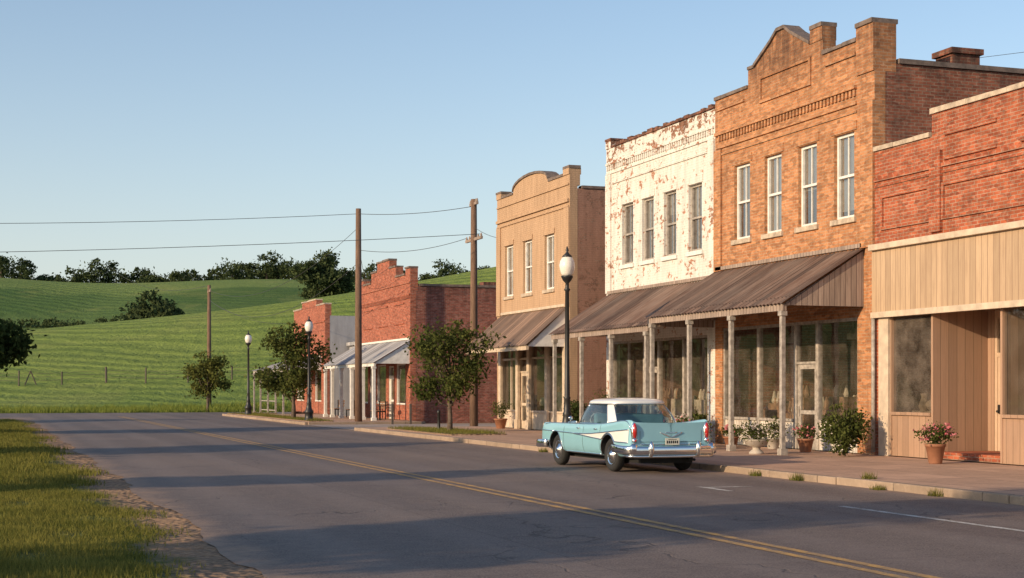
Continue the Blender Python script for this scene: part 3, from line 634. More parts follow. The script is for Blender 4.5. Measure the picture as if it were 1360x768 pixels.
awning(e,39.4,47.2,17.95,4.9,3.62,'roofbrown','greywood',[39.6,42.2,44.6,47.0],'greypaint')
# --- tan two-storey
e=empty('tan_brick_building',(FX,54.9,0)); y0,y1=50.8,59.0
wins=[(57.5,1.0),(55.3,1.0),(52.9,1.0)]
ops=[(c-w/2,c+w/2,5.45,7.5) for c,w in wins]+[(51.3,58.5,.145,3.85)]
q=P(); facade(q,y0,y1,0,9.1,ops); q.box(FX,FX+.4,y0,y1,9.1,9.5)
arc=[(57.0,9.501)]+[(55+2*math.cos(a*math.pi/10),9.6+.42*math.sin(a*math.pi/10)) for a in range(0,11)]+[(53.0,9.501)]
q.prism_x(arc,FX,FX+.4); q.box(FX-.04,FX+.44,y0,51.4,9.501,9.72); q.box(FX-.04,FX+.44,58.4,y1,9.501,9.72)
q.box(FX-.08,FX-.001,y0+.05,y1-.05,8.5,8.62); q.box(FX-.05,FX-.001,y0+.05,y1-.05,8.32,8.38); q.box(FX-.05,FX-.001,y0+.05,y1-.05,9.12,9.18)
for a,b in ((y0+.01,51.3),(58.5,y1-.01)): q.box(FX-.05,FX-.001,a,b,4.7,8.31)
for c,w in wins: q.box(FX-.04,FX-.001,c-w/2-.1,c+w/2+.1,7.51,7.7)
q.build('brick_facade',e,['tan'])
q=P(); 
for (a,b),(c,d) in zip(arc[1:-1],arc[2:-1]): q.prism_x([(a,b+.002),(a,b+.09),(c,d+.09),(c,d+.002)],FX-.06,FX+.46)
cap(q,51.42,52.98,9.5); cap(q,57.02,58.38,9.5); cap(q,y0-.03,51.43,9.72); cap(q,58.37,y1+.03,9.72); q.box(FX+.47,FX+18,y0-.04,y0+.34,9.0,9.1); q.build('parapet_coping',e,['coping'])
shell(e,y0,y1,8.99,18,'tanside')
for i,(c,w) in enumerate(wins): sash(e,c,w,5.45,7.5,blind=[.6,.4,.5][i])
store(e,[(51.3,53.1,'win'),(53.1,55.1,'win'),(55.1,56.4,'door'),(56.4,58.5,'win')],.145,3.85,'cream','cream',.8,transom=2.9)
q=P()
for yy in (51.25,53.1,55.1,56.4,58.5): q.box(FX-.08,FX+.03,yy-.13,yy+.13,.13,3.4); q.box(FX-.12,FX+.035,yy-.17,yy+.17,.131,.5)
q.build('storefront_pilasters',e,['cream'],bevel=.01)
awning(e,51.2,58.4,18.5,4.7,3.38,'roofbrown2','whitep',None,'cream',fascia='cream')
# --- far red one-storey
e=empty('red_brick_building',(FX,77.8,0)); y0,y1=72.5,83.2
ops=[(73.4,75.2,.9,3.0),(75.7,76.8,.145,2.9),(77.3,79.3,.9,3.0),(79.8,80.9,.145,2.9),(81.3,82.8,.9,3.0)]
q=P(); facade(q,y0,y1,0,6.6,ops)
q.box(FX,FX+.4,y0,73.4,6.6,7.75); q.box(FX,FX+.4,73.4,75.3,6.6,7.45); q.box(FX,FX+.4,75.3,76.6,6.6,8.0); q.box(FX,FX+.4,76.6,79.2,6.6,8.45); q.box(FX,FX+.4,79.2,80.5,6.6,8.0); q.box(FX,FX+.4,80.5,82.3,6.6,7.45); q.box(FX,FX+.4,82.3,y1,6.6,7.75)
q.box(FX-.07,FX-.001,y0,y1,6.4,6.5); q.box(FX-.05,FX-.001,y0,y1,7.0,7.07); dent(q,y0+.1,y1-.1,6.23,.168)
for c in (74.6,77.9,81.2): q.box(FX-.05,FX-.001,c-1,c+1,5.0,5.08); q.box(FX-.05,FX-.001,c-1,c+1,6.0,6.08)
q.build('brick_facade',e,['redfar'])
q=P()
for a,b,z in ((y0,73.4,7.75),(73.41,75.3,7.45),(75.3,76.6,8.0),(76.6,79.2,8.45),(79.2,80.5,8.0),(80.5,82.29,7.45),(82.3,y1,7.75)): cap(q,a,b,z)
q.box(FX+.45,FX+18,y0-.05,y0+.33,6.85,6.97); q.build('parapet_coping',e,['coping'])
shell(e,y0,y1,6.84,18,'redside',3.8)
store(e,[(73.4,75.2,'win'),(77.3,79.3,'win'),(81.3,82.8,'win')],.9,3.0,'whitep','whitep',.92); store(e,[(75.7,76.8,'door'),(79.8,80.9,'door')],.145,2.9,'whitep','whitep')
awning(e,72.6,84.2,18.2,4.15,3.1,'roofgrey','whitep',[72.8,75.0,77.5,80,82.2,84],'whitep',fascia='whitep',pw=.16)
q=P(); q.box(25,25.7,76,76.7,6.3,7.4); q.build('chimney',e,['redside'])
# --- small far building
e=empty('small_brick_building',(FX,97.5,0)); y0,y1=92.4,102.4
ops=[(93.5,95.5,.9,2.9),(96.5,97.7,.145,2.8),(99,101.4,.9,2.9)]
q=P(); facade(q,y0,y1,0,6.3,ops); q.box(FX,FX+.4,y0,95,6.3,7.0); q.box(FX,FX+.4,95,99.6,6.3,7.4); q.box(FX,FX+.4,99.6,y1,6.3,7.0); q.box(FX-.06,FX-.001,y0,y1,5.9,6.0); q.build('brick_facade',e,['redfar'])
q=P(); cap(q,y0,95,7.0); cap(q,95,99.6,7.4); cap(q,99.6,y1,7.0); q.build('parapet_coping',e,['stone'])
shell(e,y0,y1,6.29,16,'greyside',3.8)
store(e,[(93.5,95.5,'win'),(99,101.4,'win')],.9,2.9,'whitep','whitep',.92); store(e,[(96.5,97.7,'door')],.145,2.8,'whitep','whitep')
awning(e,93.5,104.5,17.6,3.7,3.05,'roofgrey','whitep',[93.6,96.2,99,101.8,104.4],'greypaint',pz=0,fascia='greypaint')
q=P(); 
for yy in (96.3,99.1): q.box(17.6,17.66,yy,yy+2.3,.9,.96); q.box(17.6,17.66,yy,yy+2.3,.3,.36)
q.build('porch_rail',e,['greypaint'])
e=empty('white_annex_building',(FX+1,87.8,0)); q=P(); q.box(FX+1.5,FX+10,83.6,92.2,0,4.4); q.build('walls',e,['greyside']); q=P()
for yy in (84.6,87.4,90): q.box(FX+1.42,FX+1.49,yy,yy+1.3,1.0,2.9)
q.build('windows',e,['dkframe']); q=P(); q.box(FX+1.3,FX+10.1,83.55,92.25,4.4,4.6); q.build('roof',e,['roofgrey'])
# --- right one-storey red brick with siding
e=empty('red_brick_storefront',(FX,25.4,0)); y0,y1=19.9,30.994
q=P(); facade(q,y0,y1,0,7.0,[(20.4,30.62,.145,3.5)])
q.box(FX,FX+.4,28.7,y1,7.0,7.35); q.box(FX,FX+.4,21.6,28.7,7.0,7.85); q.box(FX,FX+.4,y0,21.6,7.0,7.35)
q.box(FX-.05,FX-.001,y0+.02,y1-.02,6.62,6.70); q.box(FX-.03,FX-.001,y0+.02,y1-.02,6.48,6.53); 
for a,b in ((26.4,28.2),(22,25.6)): 
    q.box(FX-.045,FX-.001,a,b,7.3,7.37); q.box(FX-.045,FX-.001,a,b,6.76,6.83)
for a,b in ((28.75,30.7),(24.4,28.3)):
    q.box(FX-.045,FX-.001,a,b,6.2,6.27); q.box(FX-.045,FX-.001,a,b,5.45,5.52); q.box(FX-.045,FX-.001,a,a+.08,5.52,6.2); q.box(FX-.045,FX-.001,b-.08,b,5.52,6.2)
q.box(FX-.08,FX-.001,28.3,28.7,5.2,7.0)
q.build('brick_facade',e,['red'])
q=P(); cap(q,28.75,y1,7.35,t=.12); cap(q,21.6,28.74,7.85,t=.12); cap(q,y0,21.6,7.35,t=.12); q.build('parapet_coping',e,['stone'])
q=P(); q.box(FX-.09,FX-.003,y0,y1-.02,3.46,4.98); q.build('wood_siding',e,['siding'])
q=P(); q.box(FX-.2,FX-.001,y0,y1-.01,4.981,5.12); q.box(FX-.14,FX-.091,y0,y1-.02,3.38,3.52); q.box(FX-.03,FX+.12,30.4,30.8,.13,3.459); q.build('cornice_trim',e,['cream'],bevel=.01)
q=P(); q.box(FX+.3,FX+18,y0,y0+.28,0,7.1); q.box(FX+.3,FX+18,y1-.28,y1-.004,0,6.99); q.box(FX+18,FX+18.3,y0,y1,0,6.99); q.build('side_walls',e,['brownside'])
q=P(); q.box(FX+.3,FX+18,y0+.29,y1-.29,6.3,6.4); q.build('roof',e,['roofdk'])
q=P(); q.box(FX+.3,FX+12,y0+.29,y1-.29,3.6,3.75); q.box(FX+5,FX+5.1,y0+.29,y1-.29,.15,3.59); q.build('interior_walls',e,['interior'])
q=P(); q.box(FX,FX+4.99,y0+.29,y1-.29,0,.146); q.build('floor',e,['intfloor'])
q=P(); q.box(FX+.5,FX+1.3,29.1,30.2,.15,1.2); q.ell((FX+.6,29.45,1.33),(.22,.22,.15)); q.lathe(FX+.7,30.0,[(.1,1.2),(.14,1.3),(.07,1.5),(.1,1.6)],10); q.build('shop_fittings',e,['goods2'])
store(e,[(28.72,30.42,'win')],.145,3.47,'siding2','siding2',1.1,glass='screen')
store(e,[(20.4,22.4,'win'),(22.4,24.4,'win'),(24.4,26.35,'win')],.145,3.47,'siding2','siding2',1.1)
q=P(); q.box(FX+.161,FX+1.5,28.72,28.78,.30,3.49); q.box(FX+.161,FX+1.5,26.29,26.35,.30,3.49); q.box(FX+1.505,FX+1.58,28.5,28.78,.3,3.49); q.box(FX+1.505,FX+1.58,26.29,27.3,.3,3.49); q.build('recess_panelling',e,['siding2'])
q=P(); q.box(FX+.1,FX+1.5,26.36,28.71,.146,.30); q.build('entrance_step',e,['red'],bevel=.01)
q=P(); q.box(FX+.16,FX+1.5,26.36,28.71,3.495,3.52); q.build('recess_ceiling',e,['cream'])
q=P(); ya,yb=27.3,28.5; xd=FX+1.52
q.box(xd,xd+.08,ya,ya+.09,.3,3.49); q.box(xd,xd+.08,yb-.09,yb,.3,3.49); q.box(xd,xd+.08,ya+.09,yb-.09,2.42,2.52); q.box(xd,xd+.08,ya+.09,yb-.09,3.3,3.49)
q.box(xd+.02,xd+.07,ya+.09,ya+.24,.3,2.42); q.box(xd+.02,xd+.07,yb-.24,yb-.09,.3,2.42); q.box(xd+.02,xd+.07,ya+.24,yb-.24,2.25,2.42); q.box(xd+.02,xd+.07,ya+.24,yb-.24,1.1,1.28); q.box(xd+.02,xd+.07,ya+.24,yb-.24,.3,.55); q.box(xd+.04,xd+.06,ya+.24,yb-.24,.55,1.1)
q.build('door',e,['doorp'],bevel=.008)
q=P(); q.box(xd-.03,xd+.02,yb-.2,yb-.15,1.15,1.35); q.ell((xd-.06,yb-.175,1.2),(.03,.03,.03)); q.build('door_handle',e,['black'])
q=P(); q.quad((xd+.05,ya+.24,1.28),(xd+.05,yb-.24,1.28),(xd+.05,yb-.24,2.25),(xd+.05,ya+.24,2.25)); q.quad((xd+.05,ya+.09,2.52),(xd+.05,yb-.09,2.52),(xd+.05,yb-.09,3.3),(xd+.05,ya+.09,3.3)); q.build('door_glass',e,['glass'])
q=P(); q.tube([(FX-.08,30.93,.2),(FX-.08,30.93,3.4)],.05,8); q.build('downpipe',e,['greypaint'],smooth=True)

# ------------------------------------------------------------------ plants
def pot(x,y,r,h,mat,ph,pr,n,flowers=0,leaf='leaf',urn=False,fm='flower'):
    e=empty('potted_plant',(x,y,.13)); q=P()
    prof=[(r*.65,0),(r*.7,.02),(r,h*.85),(r*1.1,h*.86),(r*1.1,h),(r*.92,h),(r*.9,h*.9)] if not urn else [(r*.6,0),(r*.6,.05),(r*.3,.12),(r*.35,.18),(r*.85,h*.6),(r*1.0,h*.9),(r*1.15,h),(r*1.0,h),(r*.9,h*.9)]
    q.lathe(0,0,prof,18); q.build('pot',e,[mat],smooth=True,world=False)
    lobes=[((random.uniform(-.4,.4)*pr,random.uniform(-.4,.4)*pr,h+ph*random.uniform(.3,.7)),(pr*.7,pr*.7,ph*.4)) for _ in range(5)]
    V=leaves(lobes,n,.035,14,.35); fast('foliage',V,np.arange(len(V)).reshape(-1,4),leaf,e,False)
    q=P()
    for i in range(14):
        a=random.uniform(0,6.28); d=pr*random.uniform(.2,.8); q.tube([(0,0,h*.85),(d*math.cos(a),d*math.sin(a),h+ph*random.uniform(.5,.95))],[.008,.003],4)
    q.build('stems',e,['bark'],world=False)
    if flowers:
        V=leaves([((c[0],c[1],c[2]+.05),(a*1.1,b*1.1,d*1.2)) for c,(a,b,d) in lobes],flowers,.035,5,.15); fast('flowers',V,np.arange(len(V)).reshape(-1,4),fm,e,False)
pot(18.9,27.0,.20,.42,'terra',.35,.35,900,330)
pot(17.6,32.4,.30,.36,'urn',.34,.45,900,220,urn=True,fm='flowerw')
pot(17.9,36.6,.34,.32,'urn',.42,.5,1200,200,urn=True)
pot(18.3,37.6,.26,.34,'terra',.45,.4,900,120,fm='flowerw'); pot(18.9,36.2,.2,.3,'terra',.3,.3,500,120)
pot(19.2,45.5,.3,.5,'black',1.0,.45,1400,0); pot(19.4,56.8,.25,.4,'terra',.7,.35,800)
pot(18.9,41.0,.25,.4,'terra',.5,.35,800,120); pot(19.3,33.0,.2,.34,'terra',.3,.28,500,120); pot(19.5,35.0,.2,.3,'urn',.6,.3,500,0)
pot(17.2,35.3,.24,.3,'urn',.3,.36,700,180,urn=True)
def bush(x,y,w,h,n,mat='leafbr',size=.045):
    e=empty('shrub',(x,y,.13)); lobes=[((random.uniform(-.45,.45)*w,random.uniform(-.35,.35)*w,h*random.uniform(.2,.75)),(w*.33,w*.33,h*.27)) for _ in range(9)]
    V=leaves(lobes,n,size,14,.4); fast('foliage',V,np.arange(len(V)).reshape(-1,4),mat,e,False)
    q=P()
    for i in range(22):
        a=random.uniform(0,6.28); d=w*random.uniform(.1,.55); q.tube([(0,0,0),(d*.5*math.cos(a),d*.5*math.sin(a),h*.5),(d*math.cos(a),d*math.sin(a),h*random.uniform(.7,1.12))],[.014,.008,.003],4)
    q.build('stems',e,['bark'],world=False)
bush(18.95,30.6,.62,1.25,3600,'leaf'); bush(19.3,39.3,.5,1.0,2600,'leaf'); bush(19.0,38.6,.35,.7,1500); bush(19.4,48.8,.8,1.3,3000,'leafdk')
for i,(x,y) in enumerate([(14.22,24.6),(14.2,21.9),(14.24,20.3),(14.22,34.5),(14.2,38),(14.22,26.2),(14.6,22.8)]):
    blades('weed_tuft',x-.1,x+.08,y-.14,y+.14,130,.04,.15,.005 if x<14.3 else .13,None,w=.006)

def bench(x,y):
    e=empty('park_bench',(x,y,.13)); q=P()
    for k in range(4): q.box(-.25+k*.12,-.16+k*.12,-.75,.75,.43,.46)
    for k in range(3): q.box(.25+k*.02,.275+k*.02,-.75,.75,.55+k*.14,.65+k*.14)
    q.build('slats',e,['wood'],bevel=.005,world=False); q=P()
    for yy in (-.65,.6): q.box(-.24,-.19,yy,yy+.05,0,.43); q.box(.2,.25,yy,yy+.05,0,.95); q.box(-.24,.25,yy,yy+.05,.38,.43-.001)
    q.build('frame',e,['black'],world=False)
bench(19.3,76.2); bench(19.3,81.9); bench(19.3,86)
def cafe(x,y):
    e=empty('cafe_table',(x,y,.13)); q=P(); q.lathe(0,0,[(.25,0),(.25,.02),(.03,.05),(.03,.7),(.35,.71),(.35,.74)],14); q.build('table',e,['black'],world=False)
cafe(18.9,74.2); cafe(18.9,79)

# ------------------------------------------------------------------ car
M['carpaint']=simple('powder_blue_paint',(.24,.48,.56),.32,var=.02,coat=1.0)
M['carwhite']=simple('white_car_paint',(.74,.74,.71),.3,var=.02,coat=1.0)
M['chrome']=simple('chrome',(.80,.80,.80),.12,metal=1,var=.04)
M['tyre']=simple('tyre_rubber',(.02,.02,.02),.8,bump=.2); M['redlens']=simple('red_lens',(.38,.012,.01),.15,coat=1)
M['plate']=simple('licence_plate',(.62,.60,.50),.4); M['dark']=simple('dark_cavity',(.01,.01,.01),.9); M['seat']=simple('seat_vinyl',(.16,.30,.33),.5)
M['headglass']=simple('headlight_lens',(.7,.72,.7),.08,coat=1)
car=empty('parked_car',(12.98,30.0,.008),0.012)
ST=[(-2.50,.86,.43,1.02,.60,.60),(-2.47,.885,.39,1.065,.64,.64),(-2.38,.90,.34,1.085,.80,.81),(-2.27,.91,.31,1.085,.885,.91),(-2.0,.925,.29,1.06,.92,.955),(-1.6,.93,.28,1.02,.94,.985),(-1.1,.93,.28,.98,.95,.98),
(-.4,.93,.28,.955,.94,.95),(.3,.93,.28,.95,.935,.95),(.8,.93,.28,.95,.935,.975),(1.3,.925,.28,.95,.93,.99),(1.9,.915,.30,.955,.90,.975),(2.25,.90,.33,.95,.86,.93),(2.40,.885,.36,.93,.78,.82),(2.46,.86,.40,.89,.62,.62)]
vs=[];fs=[]
def prof(y,w,zb,zf,ze,zc):
    return [(0,zb),(.80*w,zb),(.955*w,zb+.05),(w,.50),(w*1.005,.66),(.99*w,.80),(.965*w,zf-.04),(.94*w,zf),(.895*w,zf-.012),(.83*w,ze+.01),(.70*w,ze),(.4*w,(ze+zc)/2+.01),(0,zc)]
rings=[]
for st in ST:
    h=prof(*st); ring=h+[(-x,z) for x,z in h[-2:0:-1]]; rings.append([(x,st[0],z) for x,z in ring])
n=len(rings[0])
for r in rings: vs+=r
for j in range(len(rings)-1):
    for i in range(n): fs.append((j*n+i,j*n+(i+1)%n,(j+1)*n+(i+1)%n,(j+1)*n+i))
for base in (0,(len(rings)-1)*n):
    for i in range(0,12):
        a=i;b=i+1; c=(n-b)%n; d=(n-a)%n
        f=[base+a,base+b,base+c,base+d]; f=list(dict.fromkeys(f)); fs.append(tuple(f))
me=bpy.data.meshes.new('body'); me.from_pydata(vs,[],fs)
bm=bmesh.new(); bm.from_mesh(me); bmesh.ops.recalc_face_normals(bm,faces=bm.faces); bm.to_mesh(me); bm.free()
body=bpy.data.objects.new('body',me); scene.collection.objects.link(body); me.materials.append(M['carpaint']); me.materials.append(M['dark'])
md=body.modifiers.new('s','SUBSURF'); md.levels=3; md.render_levels=3
cut=P(); WR=.385; AX=(-1.46,1.47)
for yy in AX:
    for sg in (-1,1): cut.lathe(yy,.375,[(WR,sg*.60),(WR,sg*1.2)],40,0,'x')
co=cut.build('cutter',None,['dark'])
md=body.modifiers.new('b','BOOLEAN'); md.object=co; md.operation='DIFFERENCE'; md.solver='EXACT'
bpy.context.view_layer.update(); dg=bpy.context.evaluated_depsgraph_get()
nm=bpy.data.meshes.new_from_object(body.evaluated_get(dg)); body.modifiers.clear(); body.data=nm; bpy.data.objects.remove(co)
nm.materials.clear(); nm.materials.append(M['carpaint']); nm.materials.append(M['dark'])
for pl in nm.polygons:
    pl.use_smooth=True; pl.material_index=0
    for yy in AX:
        if all(math.hypot(nm.vertices[v].co.y-yy,nm.vertices[v].co.z-.375)<WR+.004 for v in pl.vertices): pl.material_index=1; pl.use_smooth=False
body.parent=car
bm=bmesh.new(); bm.from_mesh(nm); bvh=BVHTree.FromBMesh(bm)
def sx(y,z,sg,off=.004):
    h=bvh.ray_cast(Vector((sg*3,y,z)),Vector((-sg,0,0)))[0]; return (h.x+sg*off) if h else sg*.93
def sy(x,z,sg=-1,off=.004):
    h=bvh.ray_cast(Vector((x,sg*4,z)),Vector((0,-sg,0)))[0]; return (h.y+sg*off) if h else sg*2.45
def sz(x,y,off=.003):
    h=bvh.ray_cast(Vector((x,y,3)),Vector((0,0,-1)))[0]; return (h.z+off) if h else .95
def upz(y): return float(np.interp(y,[-2.42,-1.9,-1.2,-.6,-.2,.4],[.885,.85,.80,.76,.745,.74]))
def loz(y): return float(np.interp(y,[-2.42,-1.9,-1.2,-.6,-.2,.4],[.62,.625,.65,.68,.705,.735]))
pn=P();ch=P();gp=P()
for sg in (-1,1):
    Y=np.linspace(-2.40,.38,60)
    for a,b in zip(Y,Y[1:]):
        K=6
        for k in range(K):
            def pt(y,u): z=loz(y)+(upz(y)-loz(y))*u; return (sx(y,z,sg,.004),y,z)
            if all(math.hypot(y-AX[0],pt(y,u)[2]-.375)>WR+.004 for y in (a,b) for u in (k/K,(k+1)/K)):
                pn.quad(pt(a,k/K),pt(b,k/K),pt(b,(k+1)/K),pt(a,(k+1)/K))
    ch.tube([(sx(y,upz(y),sg,.006),y,upz(y)) for y in Y],.014,6)
    def lz(y): return max(loz(y),.375+math.sqrt(max(0,(WR+.03)**2-(y-AX[0])**2)) if abs(y-AX[0])<WR+.03 else 0)
    ch.tube([(sx(y,lz(y),sg,.006),y,lz(y)) for y in Y],.013,6)
    ch.tube([(sx(y,.74,sg,.006),y,.74+.03*(y-.38)/2) for y in np.linspace(.38,2.38,30)],.013,6)
    fin=[(sg*.945*.92,y,sz(sg*.945*.92,y,.002)) for y in np.linspace(-2.45,2.2,70)]; ch.tube(fin,.011,6)
    ch.tube([(sx(y,.345,sg,.004),y,.335) for y in np.linspace(-1.0,1.02,20)],.018,6)
    for yy in AX: 
        pts=[]
        for k in range(25):
            a=math.radians(-8+196*k/24); y=yy+(WR+.006)*math.cos(a); z=.375+(WR+.006)*math.sin(a); pts.append((sx(y,max(z,.36),sg,.002),y,z))
        ch.tube(pts,.011,5)
    for yy,z0,z1 in ((.98,.36,.95),(-.12,.34,.945),(-1.02,.42,.96)):
        gp.tube([(sx(yy,z,sg,-.001),yy,z) for z in np.linspace(z0,z1,12)],.0055,4)
    gp.tube([(sx(y,.36,sg,-.001),y,.375) for y in np.linspace(-1.02,.98,14)],.005,4)
    for yy in (.05,-.88): ch.tube([(sx(yy,.86,sg,.02),yy,.86),(sx(yy+.1,.86,sg,.035),yy+.08,.86),(sx(yy+.2,.86,sg,.02),yy+.17,.86)],.012,6)
pn.build('side_panel',car,['carwhite'],smooth=True,world=False)
rl=P()
for sg in (-1,1):
    ch.ell((sg*.80,-2.46,.82),(.072,.07,.225)); rl.ell((sg*.80,-2.497,.855),(.050,.058,.16)); ch.ell((sg*.80,-2.49,.665),(.060,.06,.06))
    rl.ell((sg*.80,-2.51,.665),(.03,.055,.03))
rl.build('tail_lights',car,['redlens'],smooth=True,world=False)
full=[(-.985,-1.86,.50),(-.99,-2.1,.49),(-.985,-2.35,.48),(-.94,-2.55,.475),(-.80,-2.62,.47),(-.4,-2.66,.47),(0,-2.67,.47)]; full+= [(-x,y,z) for x,y,z in full[-2::-1]]
bp=P(); bp.sweep_h(full,.045,.085,14,e=.7); 
low=[(x*.97,y+.03,z-.12) for x,y,z in full[2:-2]]; bp.sweep_h(low,.035,.03,10)
for sg in (-1,1): bp.ell((sg*.52,-2.68,.50),(.06,.07,.16)); bp.ell((sg*.86,-2.59,.50),(.10,.07,.115))
ff=[(x,-y-.04,z-.02) for x,y,z in full]; bp.sweep_h(ff,.045,.09,14,e=.7)
for sg in (-1,1): bp.ell((sg*.45,2.66,.55),(.06,.10,.09)); bp.ell((sg*.72,2.44,.80),(.125,.07,.125))
bp.build('bumpers',car,['chrome'],smooth=True,world=False)
ch.tube([(x,sy(x,.72+abs(x)*.42,-1,.008),.72+abs(x)*.42) for x in np.linspace(-.24,.24,11)],.015,5)
ch.tube([(x,sy(x,.82,-1,.008),.82) for x in np.linspace(-.13,.13,7)],.011,5)
ch.tube([(x,sy(x,.585,-1,.01),.585) for x in np.linspace(-.68,.68,21)],.012,5)
for sg in (-1,1): gp.tube([(sg*.68,y,sz(sg*.68,y,-.001)) for y in np.linspace(-2.25,-1.56,16)],.005,4); gp.tube([(sg*.68,sy(sg*.68,z,-1,-.001),z) for z in np.linspace(.64,.86,8)],.005,4)
gp.tube([(x,sy(x,.635,-1,-.001),.635) for x in np.linspace(-.68,.68,18)],.005,4)
gp.build('panel_gaps',car,['dark'],world=False)
pl=P(); pl.box(-.155,.155,-2.565,-2.555,.575,.71); pl.build('licence_plate',car,['plate'],world=False)
pl=P()
for i in range(6): pl.box(-.125+i*.044,-.125+i*.044+.026,-2.568,-2.5652,.605,.66)
pl.box(-.09,.09,-2.568,-2.5652,.68,.69); pl.build('plate_characters',car,['dark'],world=False)
gr=P(); gr.box(-.62,.62,2.44,2.475,.50,.76); gr.build('grille',car,['dark'],world=False)
for k in range(5): ch.tube([(-.62,2.485,.53+k*.05),(.62,2.485,.53+k*.05)],.008,5)
for sg in (-1,1): ch.tube([(sg*.35,y,sz(sg*.35,y,.01)) for y in np.linspace(1.6,2.2,6)],[.012,.02,.02,.02,.025,.01],6)
hd=P()
for sg in (-1,1): hd.ell((sg*.72,2.48,.80),(.09,.055,.09))
hd.build('headlights',car,['headglass'],smooth=True,world=False)
def ringpt(a,b,yc,th,ex=3.6):
    c,s=math.cos(th),math.sin(th); return (a*math.copysign(abs(c)**(2/ex),c), yc+b*math.copysign(abs(s)**(2/ex),s))
N=120
levels=[(.93,.80,1.27,-.37),(1.05,.78,1.19,-.365),(1.18,.745,1.05,-.355),(1.30,.70,.89,-.345),(1.385,.66,.76,-.335)]
cv=[];cf=[];cm=[]
for z,a,b,yc in levels:
    for i in range(N): x,y=ringpt(a,b,yc,2*math.pi*i/N); cv.append((x,y,z))
def pil(i):
    x,y=ringpt(1,1,0,2*math.pi*(i+.5)/N)
    if abs(x)>.80:
        if -.06<y<.005: return 1
        if y<-.56 and y>-.80: return 1
        if .70<y<.80: return 1
    return 0
for j in range(len(levels)-1):
    for i in range(N): cf.append((j*N+i,j*N+(i+1)%N,(j+1)*N+(i+1)%N,(j+1)*N+i)); cm.append(pil(i))
gh=P(); gh.v=cv;gh.f=cf;gh.m=cm; gh.build('window_glass',car,['carglass','carwhite'],smooth=True,world=False)
rv=P(); lv=[(1.375,.66,.76,-.335),(1.385,.69,.79,-.335),(1.405,.697,.805,-.335),(1.44,.675,.775,-.335),(1.475,.605,.69,-.335),(1.50,.465,.52,-.335),(1.513,.26,.30,-.335),(1.517,.06,.07,-.335)]
v=[]
for z,a,b,yc in lv:
    for i in range(N): x,y=ringpt(a,b,yc,2*math.pi*i/N,3.4 if z<1.5 else 2.4); v.append((x,y,z))
rv.add(v,[(j*N+i,j*N+(i+1)%N,(j+1)*N+(i+1)%N,(j+1)*N+i) for j in range(len(lv)-1) for i in range(N)]+[tuple((len(lv)-1)*N+i for i in range(N))])
rv.build('roof',car,['carwhite'],smooth=True,world=False)
ch.tube([(lambda q:(q[0]*1.005,q[1],.965))(ringpt(.796,1.25,-.37,2*math.pi*i/60)) for i in range(61)],.012,5)
ch.tube([(lambda q:(q[0],q[1],1.382))(ringpt(.69,.79,-.335,2*math.pi*i/60)) for i in range(61)],.011,5)
for i in [i for i in range(N) if pil(i)!=pil((i+1)%N)]:
    th=2*math.pi*((i+1)%N)/N; ch.tube([ (*ringpt(a*1.004,b*1.002,yc,th),z) for z,a,b,yc in levels],.009,5)
ch.ell((-.86,.72,1.06),(.055,.03,.045)); ch.tube([(-.86,.72,1.04),(-.87,.74,.95)],.01,5)
ch.build('chrome_trim',car,['chrome'],smooth=True,world=False)
se=P()
for yy in (.02,-.88): se.box(-.6,.6,yy-.07,yy+.07,.9,1.17)
se.build('seats',car,['seat'],bevel=.05,world=False)
sw=P(); sw.tube([(-.35+.18*math.cos(t*.52),.40,1.02+.16*math.sin(t*.52)) for t in range(13)],.012,6); sw.build('steering_wheel',car,['carwhite'],world=False)
def wheel(x,y,sg):
    t=P(); R=.345
    t.lathe(y,R,[(.20,sg*(x-.02)),(.235,sg*(x+.005)),(.30,sg*(x+.012)),(.335,sg*(x-.02)),(R,sg*(x-.05)),(R,sg*(x-.14)),(.33,sg*(x-.17)),(.20,sg*(x-.18))],40,0,'x')
    t.build('tyre',car,['tyre'],smooth=True,world=False)
    r=P(); r.lathe(y,R,[(.20,sg*(x-.03)),(.208,sg*(x-.005)),(.195,sg*(x+.0)),(.18,sg*(x-.025)),(.14,sg*(x-.03)),(.13,sg*(x-.01)),(.06,sg*(x+.012)),(.05,sg*(x+.03)),(.005,sg*(x+.04))],36,0,'x'); r.build('hubcap',car,['chrome'],smooth=True,world=False)
    w=P(); w.lathe(y,R,[(.185,sg*(x-.022)),(.145,sg*(x-.026)),(.145,sg*(x-.04)),(.185,sg*(x-.04))],30,0,'x'); w.build('wheel_rim',car,['carpaint'],world=False)
for yy in AX:
    for sg in (-1,1): wheel(.86,yy,sg)
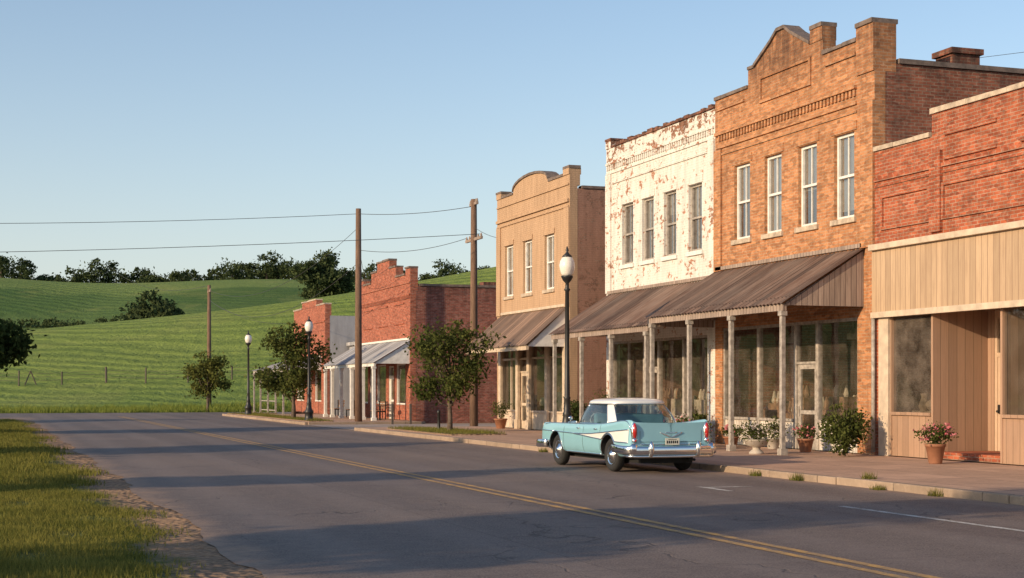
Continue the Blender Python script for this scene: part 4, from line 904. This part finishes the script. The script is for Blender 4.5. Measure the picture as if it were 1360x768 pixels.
un=P(); un.box(-.58,.58,-2.3,2.2,.2,.36); un.tube([(.5,-2.55,.27),(.5,-1.6,.27)],.028,8); un.tube([(-.6,-1.46,.345),(.6,-1.46,.345)],.05,8); un.build('underbody',car,['dark'],world=False)

# ------------------------------------------------------------------ camera, light, sky
cam=bpy.data.cameras.new('camera'); co=bpy.data.objects.new('camera',cam); scene.collection.objects.link(co)
co.location=(0,0,1.7); co.rotation_euler=(math.radians(90),0,-PHI); cam.sensor_width=36; cam.lens=2000/1360*36; cam.shift_y=(517-384)/1360; cam.clip_end=6000; cam.clip_start=.1
scene.camera=co
EL=math.radians(17); AZ=math.radians(17)
to=Vector((-math.cos(EL)*math.cos(AZ),-math.cos(EL)*math.sin(AZ),math.sin(EL)))
sl=bpy.data.lights.new('sun','SUN'); sl.energy=5.0; sl.angle=math.radians(.7); sl.color=(1.0,.75,.48); so=bpy.data.objects.new('sun',sl); scene.collection.objects.link(so)
so.rotation_euler=(-to).to_track_quat('-Z','Y').to_euler(); so.location=(-30,0,30)
w=bpy.data.worlds.new('World'); scene.world=w; w.use_nodes=True; nt=w.node_tree; bg=nt.nodes['Background']
sk=nt.nodes.new('ShaderNodeTexSky'); sk.sky_type='NISHITA'; sk.sun_disc=False; sk.sun_elevation=EL; sk.sun_rotation=math.atan2(to.x,to.y)%(2*math.pi); sk.air_density=1.0; sk.dust_density=1.0; sk.ozone_density=1.5
tc=nn(nt,'ShaderNodeTexCoord'); sp=nn(nt,'ShaderNodeSeparateXYZ'); nt.links.new(tc.outputs['Generated'],sp.inputs[0])
zz=mth(nt,'MAXIMUM',sp.outputs[2],0.0); hz=mth(nt,'MULTIPLY',mth(nt,'POWER',2.718,mth(nt,'MULTIPLY',zz,-7.5)),.95)
gain=mixc(nt,1.0,sk.outputs[0],(1.25,1.36,1.45),'MULTIPLY')
nt.links.new(mixc(nt,hz,gain,(6.2,6.25,6.0)),bg.inputs[0]); bg.inputs[1].default_value=.125
scene.view_settings.view_transform='Standard'; scene.view_settings.look='None'; scene.view_settings.exposure=0
